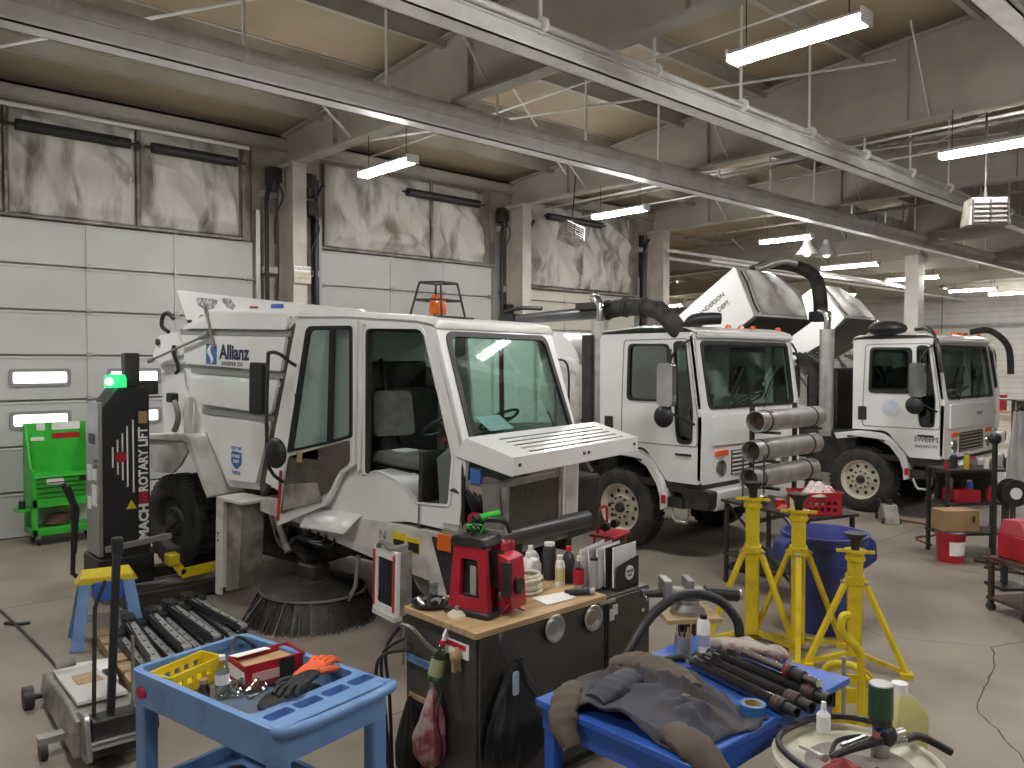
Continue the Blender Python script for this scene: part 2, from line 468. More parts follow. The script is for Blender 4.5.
# wall girts and fittings between the doors
gt = G()
for x0, x1 in ((5.9, 6.15), (6.45, 6.9), (11.0, 11.15), (11.45, 11.8), (15.5, 15.8)):
    for z in (1.2, 2.5, 3.78, 5.0): gt.box(x0, x1, WY-.12, WY, z, z+.1)
st(gt.build('trim_girt', m_post, smooth=False))
dk = G()
for x in (5.95, 6.82, 11.0, 11.74, 15.6): dk.tube([(x, WY-.16, 0), (x, WY-.16, 4.2), (x+.0, WY-.18, 5.0), (x+.12, WY-.22, 5.3)], .035, 8, 4)
for x in (6.88, 11.78, 15.66): dk.box(x-.07, x+.03, WY-.11, WY-.02, 0, 5.4)
st(dk.build('trim_conduit', m_black))
jb = G()
for x in (6.02, 6.62, 6.72, 10.98, 11.6): jb.box(x-.07, x+.07, WY-.26, WY-.1, 5.18, 5.45); jb.cyl((x, WY-.28, 5.05), (x, WY-.28, 5.2), .05)
st(jb.build('trim_operator', m_dark, bevel=.01))

# crane runway rails with pale pipes on top
def runway(Y, x0, x1, n):
    r = thing('crane_rail', ['grey channel rail with pale pipe on top, crossing the ceiling from the upper left corner', 'grey runway rail crossing the ceiling from top centre to right edge', 'grey runway rail in the top right corner of the ceiling'][n], 'rail', (x0, Y, 5.15), group=None)
    L = x1-x0
    g = G(); g.box(0, L, -.10, .10, 0, .016).box(0, L, -.01, .01, .014, .2).box(0, L, -.05, .05, .2, .214)
    g.box(0, L, -.10, -.09, .0, .05).box(0, L, .09, .10, 0, .05)
    g.build('rail', m_rail, r, smooth=False)
    G().cyl((0, -.02, .28), (L, -.02, .28), .075 if n == 0 else .035, n=14).build('pipe', m_pipe, r)
    x = 1.1
    while x < L:
        h = G(); top = roofz(Y)-.05-5.15
        h.cyl((x, 0, .2), (x, 0, top), .018, n=8); h.box(x-.05, x+.05, -.065, .065, .19, .2); h.lathe([(.0, -.02), (.082, -.02), (.082, .02), (.0, .02)], (x, -.02, .28), 'x', 14)
        h.build('hanger', m_rail, r)
        x += 1.7
    return r
runway(7.84, -6, 34, 0)
runway(5.34, -6, 34, 1)
runway(2.15, -2, 30, 2)
# pale box girders of the cranes further off
for (x0, x1, y, z, l) in ((16.2, 21.0, 8.25, 5.50, 'pale boxed crane girder section above the second rail'), (16.2, 21.0, 5.75, 5.50, 'pale boxed crane girder at right beside the hanging heater')):
    g = thing('crane_girder', l, 'girder', (x0, y, z))
    gg = G().box(0, x1-x0, -.06, .06, 0, .34)
    gg.build('box_beam', mat('girder_pale', (.62, .64, .68), .4), g, bevel=.01)
    for k in range(int((x1-x0)/.5)+1): G().box(k*.5, k*.5+.015, -.075, .075, -.02, .36).build('stiffener', m_galv, g)
    for xx in (.1, x1-x0-.1): G().cyl((xx, 0, .34), (xx, 0, roofz(y)-z-.05), .02, n=8).build('hanger', m_galv, g)

# fluorescent fixtures
def fixture():
    r = thing('fluorescent_light', 'x', 'light', (6.27, 3.35, 4.987), group='fluorescent strip lights')
    h = G(); h.plate([(-.10, .024), (-.05, .075), (.05, .075), (.10, .024)], 'y', -.66, .66); h.build('housing', m_pipe, r)
    G().loft([[(-.09, y, .022), (-.10, y, .0), (-.07, y, -.042), (.07, y, -.042), (.10, y, .0), (.09, y, .022)] for y in (-.64, .64)]).build('diffuser', m_lamp, r, label='glowing diffuser')
    for s in (-1, 1): G().box(-.105, .105, *sorted((s*.641, s*.665)), -.047, .078).build('end_cap', m_pipe, r)
    for s in (-.5, .5): G().cyl((0, s, .075), (0, s, .62), .006, n=6).build('hanger_wire', m_dark, r)
    return r
F0 = fixture()
FL = [((6.27, 3.35, 4.987), 'large fluorescent light nearest the camera, top centre right'),
 ((11.14, 3.35, 4.987), 'fluorescent light at the right edge above the hanging heater'),
 ((6.27, 9.27, 4.987), 'fluorescent light near the first column above the white sweeper'),
 ((11.16, 9.25, 4.987), 'fluorescent light by the third column, above the second door bay'),
 ((16.2, 8.82, 4.987), 'small fluorescent light just above the white raised hopper with writing'),
 ((22.0, 10.08, 4.987), 'distant fluorescent light left of the white column'),
 ((26.7, 10.2, 4.987), 'distant fluorescent light over the white column'),
 ((32.6, 10.35, 4.987), 'distant fluorescent light right of the white column'),
 ((35.2, 9.8, 4.987), 'faint distant fluorescent light at the far right'),
 ((28.4, 20.9, 4.74), 'distant fluorescent light low behind the third column')]
for i, (p, l) in enumerate(FL):
    if i == 0: o = F0; o['label'] = l
    else: o = dup(F0, p, label=l)
    o.scale = (.9, .9, .9) if i < 5 else (1.1, 1.2, 1.)
def area(x, y, z, sx, sy, e, rot=(0, 0, 0), col=(1, .955, .89)):
    l = bpy.data.lights.new('far_fill_lamp', 'AREA'); l.shape = 'RECTANGLE'; l.size = sx; l.size_y = sy; l.energy = e; l.color = col
    o = bpy.data.objects.new('far_fill_lamp', l); C.objects.link(o); o.location = (x, y, z); o.rotation_euler = rot
    return o
UP = (PI, 0, 0)
for X in (24.4, 32):  # bare area lamps without fixtures, added to brighten the far bay and recess
    area(X-2, 3.7, 5.0, .3, 1.4, 120); area(X, 17, 4.9, .3, 1.4, 150)
area(19.5, 18, 4.9, .3, 1.4, 45)
for X, Y, l in ((1.35, 9.27, 'fluorescent light just beyond the left edge of the view by the door wall'), (1.35, 3.35, 'fluorescent light overhead just above the view'), (1.35, -2.6, 'fluorescent light behind the viewer over the first bay'), (6.27, -2.6, 'fluorescent light behind the viewer over the second bay'), (11.14, -2.6, 'fluorescent light right of the view over the third bay'), (-3.6, 3.35, 'fluorescent light far left of the viewer')):
    dup(F0, (X, Y, 4.987), label=l)
# long thin service pipes running with the frames
for n, (x, z, r) in enumerate(((12.3, 5.62, .022), (12.9, 5.70, .03), (13.1, 5.5, .014), (17.3, 5.5, .03), (17.9, 5.62, .02), (22.6, 5.5, .03), (7.9, 5.95, .014))):
    st(G().cyl((x, 12.2, z), (x, -8, z+.1), r, n=8).build('trim_%d' % (11+n), m_grime if n % 2 else m_pipe))
# fittings on the wall between the doors
for n, (x, z) in enumerate(((6.1, 5.35), (6.75, 4.9), (11.05, 5.3), (11.55, 4.7), (11.2, 3.4))):
    st(G().box(x-.09, x+.09, WY-.22, WY-.02, z-.12, z+.12).tube([(x, WY-.2, z-.1), (x+.06, WY-.3, z-.35), (x-.05, WY-.25, z-.7), (x, WY-.15, z-1.1)], .014, 6, 5).build('trim_%d' % (20+n), m_dark))

# high bays, column and pipes in the far part
def highbay(x, y, z, l, glow):
    r = thing('high_bay_lamp', l, 'light', (x, y, z))
    G().lathe([(.05, .35), (.09, .33), (.1, .2), (.24, .0), (.25, -.02), (.235, -.02), (.09, .18)], n=20).build('reflector', m_galv, r)
    G().ball((0, 0, .03), .09 if not glow else .16).build('bulb', m_far if glow else mat('dim_bulb', (.8, .75, .6), .4, emit=(1, .85, .6), es=1.5), r)
    G().cyl((0, 0, .35), (0, 0, roofz(y)-z-.03), .015, n=8).build('stem', m_dark, r)
highbay(16.9, 8.7, 4.72, 'round bell-shaped lamp left of a pair over the raised hopper', False)
highbay(17.6, 8.6, 4.75, 'round bell-shaped lamp right of a pair over the raised hopper', False)
highbay(30.5, 13.9, 4.95, 'bright glowing round lamp above a white pipe, left of the white column', True)
highbay(33.5, 11.6, 5.2, 'unlit round lamp right of the white column', False)
st(G().cyl((30.7, 14.0, 2.8), (30.7, 14.0, 4.6), .12, n=12).build('trim_7', m_wallw))
st(G().box(25.8, 26.25, 9.7, 10.1, 0, 5.6).build('trim_8', m_wallw, smooth=False))
pp = G()
for y, z, x0, x1 in ((11.4, 4.95, 15.5, 30), (10.9, 4.75, 16.5, 27), (13.0, 5.1, 16.5, 39)): pp.cyl((x0, y, z), (x1, y-.3, z), .04, n=8)
st(pp.build('trim_9', m_pipe))
st(G().box(16.5, 39.9, 22.0, 22.5, 3.3, 4.3).build('trim_10', m_wallw))

# hanging heaters
def heater(x, y, z, s, rz, l):
    r = thing('unit_heater', l, 'heater', (x, y, z), rz)
    g = G().plate([(-.3, .28), (.3, .28), (.36, -.22), (-.36, -.22)], 'y', -.2, .2)
    g.build('casing', m_grime, r, bevel=.012)
    f = G()
    for k in range(5): f.box(-.3+.03*0, .3, -.235, -.2, -.18+.085*k, -.165+.085*k)
    for k in (-.3, 0, .3): f.box(k-.012, k+.012, -.24, -.2, -.2, .24)
    f.build('louvre', m_dark, r)
    G().cyl((0, 0, .28), (0, 0, (roofz(y)-z)/s), .02, n=8).cyl((0, 0, .28), (0, 0, .4), .045, n=8).build('hanger_rod', m_dark, r)
    r.scale = (s, s, s)
    return r
heater(11.9, 3.64, 4.3, .72, -50, 'boxy grey heater hanging on a rod at the right under the crane girder')
h = heater(10.6, 9.9, 4.62, .62, 20, 'louvred heater hanging near the second column')
h.rotation_euler = (R(-28), R(20), R(-20))
heater(37.5, 13.1, 2.95+.0, .8, -60, 'small distant dark heater on the far right wall')

# caution sign on the first column
s = thing('caution_sign', 'small worn caution sign on the first column', 'sign', (6.3, 11.72, 3.72))
G().box(-.13, .16, -.012, 0, -.12, .15).build('board', mat('sign_cream', (.62, .56, .46), .6), s)
G().box(-.13, .16, -.016, -.012, .06, .15).build('header', m_paper, s)
text('CAUTION', .062, face_M((.015, -.018, .105), (1, 0, 0), (0, 0, 1)), m_navy, s)
for i, q in enumerate(('DOOR SWITCH', 'KEEP CLEAR')): text(q, .034, face_M((.015, -.014, .02-.06*i), (1, 0, 0), (0, 0, 1)), m_grime, s)

# ---------------------------------------------------------------- camera
cam = bpy.data.cameras.new('camera'); co = bpy.data.objects.new('camera', cam); C.objects.link(co)
cam.sensor_width = 36; cam.lens = 36*809/1024.
co.location = (0, 0, 2.35); co.rotation_euler = (R(90-1.56), 0, R(-42.8))
cam.clip_end = 200
bpy.context.scene.camera = co
w = bpy.data.worlds.new('w'); bpy.context.scene.world = w; w.use_nodes = True
w.node_tree.nodes['Background'].inputs[0].default_value = (.75, .8, .9, 1); w.node_tree.nodes['Background'].inputs[1].default_value = .5
vs = bpy.context.scene.view_settings
vs.view_transform = 'Standard'; vs.look = 'None'; vs.gamma = 1; vs.exposure = .5; vs.use_curve_mapping = False
# ================================================================= vehicles
def vroot(name, label, cat, O, a, pitch=0):
    a = R(a); p = R(pitch)
    x = Vector((math.sin(a)*math.cos(p), -math.cos(a)*math.cos(p), -math.sin(p))); y = Vector((math.cos(a), math.sin(a), 0)); z = x.cross(y)
    M = Matrix(((x.x, y.x, z.x), (x.y, y.y, z.y), (x.z, y.z, z.z)))
    return thing(name, label, cat, O, rot=M.to_euler())

def wheel(parent, x, y, z, r, w, side=-1, rim=None, name='wheel', dual=False, hub=True):
    """side=-1: the outer face looks to local -y"""
    s = side
    W = w*(2.15 if dual else 1)
    def prof(y0):
        return [(r*.60, y0), (r*.66, y0-s*-.0+s*.012), (r*.86, y0+s*.004), (r*.95, y0-s*.012), (r, y0-s*.045), (r, y0-s*(w-.045)), (r*.95, y0-s*(w-.012)), (r*.8, y0-s*w), (r*.58, y0-s*w)]
    g = G()
    g.lathe(prof(y), (x, 0, z), 'y', 40)
    if dual: g.lathe(prof(y-s*(w+.06)), (x, 0, z), 'y', 40)
    # tread lugs
    nl = 44
    for k in range(nl):
        t = 2*PI*k/nl
        for lane, off in ((.30, 0), (.70, .5)):
            tt = t+off*2*PI/nl
            c = (x+(r+.002)*math.cos(tt), y-s*w*lane, z+(r+.002)*math.sin(tt))
            M = Matrix.Translation(c) @ Matrix.Rotation(-tt, 4, 'Y')
            g.box(-.012, .012, -w*.17, w*.17, -.022, .022, M)
    t = g.build(name, m_rub, parent)
    rm = rim or m_rim
    R_ = r*.585
    d = G()
    d.lathe([(R_*1.04, y+s*.004), (R_*.98, y-s*.004), (R_*.93, y-s*.05), (R_*.88, y-s*.075), (R_*.55, y-s*.06), (R_*.50, y-s*.03), (R_*.30, y-s*.025), (.001, y-s*.025)], (x, 0, z), 'y', 32)
    hl = G()
    for k in range(10):
        a_ = 2*PI*k/10; c = (x+R_*.72*math.cos(a_), z+R_*.72*math.sin(a_))
        hl.cyl((c[0], y-s*.064, c[1]), (c[0], y-s*.075+s*.012, c[1]), R_*.095, n=10)
    b = G()
    for k in range(10):
        a_ = 2*PI*(k+.5)/10; c = (x+R_*.44*math.cos(a_), z+R_*.44*math.sin(a_))
        b.cyl((c[0], y-s*.04, c[1]), (c[0], y+s*.005, c[1]), .014, n=6)
    rr = merge('rim', [(d, rm), (hl, m_black), (b, m_dark)], t)
    if rm is m_rim: rr['label'] = 'rusty cream steel rim'
    if hub: G().lathe([(.001, y+s*.03), (R_*.17, y+s*.03), (R_*.21, y+s*.015), (R_*.23, y-s*.03)], (x, 0, z), 'y', 16).build('hub_cap', m_dark, rr)
    return t

def truck(label, O, opt):
    sx = opt.get('sx', -.43); xr = opt.get('xr', -.33)
    W = 2.28
    T = vroot('street_sweeper_truck', label, 'truck', O, 0)
    # cab side plates
    wh = m_white
    tx, bx = 1.08, 1.22           # top and belt x of the front
    arch = [(.18, 1.26), (.36, 1.24), (.52, 1.12), (.72, .93)]
    outer = fillet([(xr, 2.70), (tx, 2.70), (bx, 1.76), (1.2, .92), (.74, .92), (.62, 1.06), (.40, 1.30), (xr, 1.30)], [.08, .08, .03, .05, .01, .05, .08, .01], 4)
    win = fillet([(.16, 2.56), (.74, 2.55), (.74, 1.89), (.14, 1.89)], .07, 4)
    vw = fillet([(.83, 2.56), (.99, 2.56), (1.09, 1.78), (1.08, 1.41), (.89, 1.41), (.86, 1.60)], .06, 4)
    g = G(); g.plate(outer, 'y', 0, .05, [win, vw]); cs = g.build('cab_side', wh, T, bevel=.008)
    g = G(); g.plate(outer, 'y', W-.05, W, [win, vw]); g.build('cab_side', wh, T, bevel=.008)
    # door outline, handle, lower panel
    do = fillet([(.06, 2.63), (1.03, 2.63), (1.17, 1.70), (1.17, 1.35), (.02, 1.35), (.03, 1.9)], .06, 3)
    di = fillet([(.075, 2.615), (1.02, 2.615), (1.155, 1.70), (1.155, 1.365), (.035, 1.365), (.045, 1.9)], .055, 3)
    for yy in (-.003, W): G().plate(do, 'y', yy, yy+.003, [di]).build('door_seam', m_seam, T)
    G().box(.86, 1.08, -.02, 0, 1.245, 1.27).build('door_handle', m_dark, T)
    G().plate(fillet(rect(xr+.09, xr+.22, 1.45, 1.66), .015, 2), 'y', -.012, 0).build('side_vent', m_dark, T)
    for hpts, e in ((win, .02), (vw, .02)):
        cx = sum(p[0] for p in hpts)/len(hpts); cz = sum(p[1] for p in hpts)/len(hpts)
        out = [(cx+(p[0]-cx)*(1+e/.25), cz+(p[1]-cz)*(1+e/.35)) for p in hpts]; inn = [(cx+(p[0]-cx)*.97, cz+(p[1]-cz)*.97) for p in hpts]
        for yy in (-.012, W-.02): G().plate(out, 'y', yy, yy+.03, [inn]).build('window_seal', m_black, T)
    for yy in (.018, W-.024): G().plate(win, 'y', yy, yy+.006).build('side_window', m_glassd, T)
    for yy in (.018, W-.024): G().plate(vw, 'y', yy, yy+.006).build('quarter_window', m_glassd, T)
    # front wall with windscreen opening (leans back)
    d = Vector((tx-bx, 0, 2.70-1.76)); L = d.length; ang = math.atan2(tx-bx, 2.70-1.76)
    M = Matrix.Translation((bx, 0, 1.76)) @ Matrix.Rotation(ang, 4, 'Y')
    wo = fillet(rect(0, W, 0, L+.01), .05, 3); wi = fillet([(.16, .05), (W-.16, .05), (W-.14, L-.12), (.14, L-.12)], .08, 4)
    G().plate(wo, 'x', -.05, 0, [wi], M).build('windscreen_surround', wh, T, bevel=.008)
    cxm = W/2; 
    wi2 = [(cxm+(p[0]-cxm)*1.02, .4+(p[1]-.4)*1.05) for p in wi]; wi3 = [(cxm+(p[0]-cxm)*.975, .4+(p[1]-.4)*.94) for p in wi]
    G().plate(wi2, 'x', -.03, .012, [wi3], M).build('windscreen_seal', m_black, T)
    G().plate(wi, 'x', -.03, -.022, (), M).build('windscreen', m_glassg, T)
    for yy, t in ((.55, .5), (1.35, .5)):
        wp = G(); wp.tube([M @ Vector((.02, yy, .02)), M @ Vector((.035, yy+.25, .30))], .008); wp.bar(M @ Vector((.022, yy+.02, .12)), M @ Vector((.022, yy+.42, .52)), .02, .012)
        wp.build('wiper', m_black, T)
    # front lower face
    fr = G(); fr.plate(fillet([(0, .92), (W, .92), (W, 1.76), (0, 1.76)], .05, 4), 'x', bx-.06, bx); fr.build('front_panel', wh, T, bevel=.012)
    hp = G(); hp.plate(fillet([(.22, 1.36), (W-.22, 1.36), (W-.22, 1.72), (.22, 1.72)], .03, 3), 'x', bx, bx+.018); hp.build('hood_panel', wh, T, bevel=.006)
    if opt.get('hood_mark'): text('SWEEPS', .07, face_M((bx+.021, 1.45, 1.55), (0, 1, 0), (0, 0, 1)), m_lblue, T)
    for k in range(6): G().box(bx, bx+.022, .64, W-.64, 1.0+.05*k, 1.022+.05*k).build('grille_slat', m_chrome if opt.get('grille') else wh, T)
    G().box(bx-.0, bx+.006, .62, W-.62, .985, 1.285).build('grille_opening', m_dark, T)
    for yy in (.40, W-.40):
        h = G(); h.lathe([(.001, .03), (.06, .025), (.085, .008), (.095, -.0)], (bx, yy, 1.085), 'x', 20); h.build('headlight', m_glassc, T)
        G().lathe([(.001, .004), (.088, .012), (.10, .016), (.105, .0)], (bx, yy, 1.085), 'x', 20).build('headlight_bezel', m_chrome, T)
    for yy in (.40, W-.40): G().plate(fillet(rect(yy-.13, yy+.13, 1.235, 1.30), .015, 2), 'x', bx, bx+.025).build('turn_signal', m_amber, T)
    G().box(-.2, 1.18, .02, W-.02, .84, .93).build('cab_underframe', m_dark, T)
    # bumper with dark corners
    bp = G(); prof = fillet([(1.16, .62), (1.36, .62), (1.38, .86), (1.16, .86)], .04, 3)
    bp.plate([(p[0], p[1]) for p in prof], 'y', .12, W-.12); bp.build('bumper', wh, T, bevel=.01)
    for y0, y1 in ((-.03, .12), (W-.12, W+.03)): G().plate(fillet([(.98, .64), (1.34, .64), (1.36, .86), (.98, .86)], .05, 3), 'y', y0, y1).build('bumper_corner', m_dark, T)
    # roof
    rf = []
    for x, z, k in ((xr-.03, 2.66, .0), (xr, 2.76, .03), (.3, 2.80, .04), (.95, 2.78, .05), (1.14, 2.72, .07), (1.12, 2.66, .02)):
        rf.append([(x, k*.5-.01, z-.03), (x, .10, z), (x, W-.10, z), (x, W-k*.5+.01, z-.03)])
    G().loft(rf).build('roof', wh, T, bevel=.02)
    for yy in (.22, .85, W/2, W-.85, W-.22): G().lathe([(.001, .045), (.03, .035), (.04, 0)], (1.02, yy, 2.77), 'z', 12).build('marker_light', m_amber, T)
    # rear wall, floor, seats, wheel
    G().plate(rect(.05, W-.05, 1.3, 2.68), 'x', xr, xr+.04, [fillet(rect(.35, W-.35, 1.8, 2.5), .05, 3)]).build('cab_back', m_white, T)
    G().box(-.3, 1.17, .05, W-.05, 1.22, 1.27).build('cab_floor', m_int, T)
    G().plate([(.85, 1.27), (1.16, 1.27), (1.19, 1.74), (.92, 1.70)], 'y', .06, W-.06).build('dashboard', m_int, T, bevel=.02)
    for yy in (.55, W-.55):
        s = G(); s.box(.0, .5, yy-.25, yy+.25, 1.5, 1.62); s.bar((.02, yy, 1.6), (-.14, yy, 2.25), .46, .12, up=(0, 1, 0)); s.box(.08, .42, yy-.2, yy+.2, 1.27, 1.5)
        s.build('seat', m_int, T, bevel=.04)
    for yy in (.55, W-.55):
        M2 = Matrix.Translation((.78, yy, 1.85)) @ Matrix.Rotation(R(-28), 4, 'Y')
        pts = [M2 @ Vector((.21*math.cos(a), .21*math.sin(a), 0)) for a in [2*PI*k/20 for k in range(20)]]
        s = G().tube(pts, .014, closed=True); s.bar(M2 @ Vector((-.2, 0, 0)), M2 @ Vector((.2, 0, 0)), .03, .012); s.cyl(M2 @ Vector((0, 0, 0)), (.95, yy, 1.6), .03); s.build('steering_wheel', m_black, T)
    # wheel arch fender
    fd = []
    for x, z in ((-.70, .80), (-.62, 1.05), (-.40, 1.22), (.0, 1.28), (.32, 1.26), (.52, 1.16), (.68, .95), (.74, .78), (.75, .60)):
        fd.append((x, z))
    inn = [(x*.90, .5+(z-.5)*.90-.02) for x, z in fd]
    G().plate(fd[2:]+inn[2:][::-1], 'y', -.06, .34).build('fender', wh, T, bevel=.012)
    G().plate(fd[2:]+inn[2:][::-1], 'y', W-.34, W+.06).build('fender', wh, T, bevel=.012)
    G().box(.70, .76, -.075, -.06, .66, .76).build('side_reflector', m_redlens, T)
    for yy in (.08, W-.34): G().box(-.95, -.12, yy, yy+.26, .55, 1.26).build('arch_liner', m_rub, T, bevel=.04)
    # step
    sg = G(); sg.box(.765, 1.0, -.03, .3, .62, .74); sg.box(.765, 1.0, .0, .3, .80, .90); sg.box(.765, 1.0, .2, .3, .62, .9)
    sg.build('step', m_dark, T)
    G().tube([(.78, .0, .66), (.84, -.01, .50), (.88, -.01, .46), (1.02, -.01, .46), (1.05, .0, .56), (1.05, .0, .68)], .022).build('step_rail', m_galv, T)
    # wheels, axle, frame
    wheel(T, 0, .0, .505, .505, .29, -1); wheel(T, 0, W, .505, .505, .29, 1)
    for sy, yy in ((-1, .02), (1, W-.02)): wheel(T, -3.9, yy, .505, .505, .27, sy, dual=True)
    G().cyl((0, .2, .5), (0, W-.2, .5), .06).build('axle', m_dark, T); G().cyl((-3.9, .3, .5), (-3.9, W-.3, .5), .1).build('axle', m_dark, T)
    f = G()
    for yy in (.72, W-.72): f.box(-4.9, 1.15, yy-.04, yy+.04, .70, .95)
    for x in (-4.8, -3, -1.5, -.5, .9): f.box(x-.05, x+.05, .72, W-.72, .74, .9)
    f.build('chassis', m_dark, T)
    G().box(-.35, .6, .8, W-.8, .75, 1.22).build('engine', m_dark, T, bevel=.03)
    # exhaust stack and air cleaner
    ex = G(); ex.cyl((sx, .12, 1.15), (sx, .12, 2.88), .115, n=24); ex.build('exhaust_shield', m_stainless, T)
    ex = G(); ex.tube([(sx, .12, 2.88), (sx, .12, 3.05), (sx-.04, .11, 3.16), (sx-.13, .10, 3.20)], .055, 12, 4); ex.build('exhaust_pipe', m_chrome, T)
    # mirror: arms and housing
    mr = G(); mr.tube([(1.08, .0, 2.62), (1.02, -.22, 2.5), (.96, -.28, 2.32)], .014, sm=3); mr.tube([(1.12, .0, 1.62), (1.02, -.2, 1.72), (.96, -.28, 1.78)], .014, sm=3); mr.cyl((.98, -.28, 1.7), (.98, -.28, 2.5), .014, n=8)
    ma = mr.build('mirror_arm', m_black, T)
    G().plate(fillet(rect(.86, 1.08, 1.84, 2.34), .06, 4), 'y', -.38, -.30).build('mirror', m_chrome, ma, bevel=.015)
    G().ball((.93, -.34, 1.72), (.13, .07, .13), 16, 10).build('convex_mirror', m_black, ma)
    mm = G().tube([(1.1, W, 2.6), (1.06, W+.25, 2.4), (1.06, W+.25, 1.8), (1.15, W, 1.65)], .014, sm=3).build('mirror_arm', m_black, T)
    G().plate(fillet(rect(W+.17, W+.33, 1.85, 2.3), .05, 3), 'x', .98, 1.06).build('mirror', m_black, mm, bevel=.01)
    return T, W

TR2, W2 = truck('white cab truck in the middle, door side facing, behind the three steel tubes', (7.94, 6.57, 0), {})
TR3, W3 = truck('white cab truck on the right with cream wheel and raised hopper lettered on its side', (12.6, 5.57, 0), {'hood_mark': 1, 'grille': 1, 'sx': -.62, 'xr': -.13})
TR4, W4 = truck('white cab truck farthest right, mostly hidden behind its neighbour, hopper raised', (17.4, 6.9, 0), {'grille': 1, 'xr': -.13})

# --- truck 2: closed white body, hoses
def p2():
    T, W = TR2, W2
    b = G(); b.plate(fillet([(-4.95, 1.0), (-.72, 1.0), (-.72, 2.45), (-1.05, 2.76), (-4.95, 2.86)], [.1, .1, .25, .2, .1], 5), 'y', .05, W-.05); b.build('hopper', m_white, T, bevel=.02)
    for x in (-1.6, -2.5, -3.4, -4.3): G().box(x-.04, x+.04, .0, .05, 1.05, 2.7).build('hopper_rib', m_white, T)
    # round service cover with handle on the hopper's side
    G().lathe([(.001, -.0), (.40, -.0), (.46, .03), (.47, .08)], (-.98, .0, 1.95), 'y', 28).build('round_cover', m_white2, T)
    G().tube([(-1.12, -.02, 2.35), (-1.02, -.09, 2.38), (-.86, -.1, 2.36), (-.80, -.09, 2.2), (-.80, -.09, 1.75), (-.84, -.02, 1.6)], .016, sm=3).build('grab_handle', m_black, T)
    # suction hose over the cab roof
    h = G().tube([(-.62, .35, 3.02), (-.2, .3, 3.06), (.25, .2, 3.03), (.55, .1, 2.96), (.78, .05, 2.80), (.84, .12, 2.66)], .115, 18, 8)
    h.build('suction_hose', m_rub, T)
    for k, (x, z) in enumerate(((-.45, 3.04), (-.1, 3.06), (.25, 3.03), (.55, 2.96))): G().tube([(x+.0, .3+.125*math.cos(a)-.08*k*.8, z+.125*math.sin(a)) for a in [2*PI*q/16 for q in range(16)]], .014, 6, closed=True).build('hose_clamp', m_dark, T)
    G().cyl((-2.3, .3, 2.98), (-.62, .35, 3.02), .07, .09, n=14).build('hydraulic_ram', mat('ram_grey', (.12, .12, .125), .35, .5), T, label='grey metal ram leading to the hose')
    G().box(-.95, -.45, .2, .5, 3.06, 3.15).build('ram_bracket', m_dark, T)
    bb = G(); bb.tube([(-2.5, .3, 3.1), (-2.1, .25, 3.14), (-1.7, .3, 3.12)], .03, sm=3); bb.tube([(-2.55, .3, 3.0), (-2.7, .3, 2.9), (-2.75, .2, 2.6)], .025, sm=3); bb.box(-2.5, -2.2, .2, .4, 2.88, 3.06); bb.box(-2.45, -2.3, .22, .36, 2.75, 2.9)
    bb.build('hydraulic_line', m_black, T)
    # snorkel air intake over the windscreen corner
    G().tube([(.93, .12, 2.62), (.94, .12, 2.76), (1.0, .14, 2.84), (1.15, .25, 2.86), (1.24, .34, 2.86)], [.06, .065, .075, .075, .07], 12, 4).build('air_intake', m_black, T)
    G().box(-.6, -.45, -.05, .1, 1.0, 2.7).build('stack_bracket', m_dark, T)
    G().box(-.70, -.36, .3, W-.3, .95, 1.75).build('radiator_housing', m_dark, T)
p2()

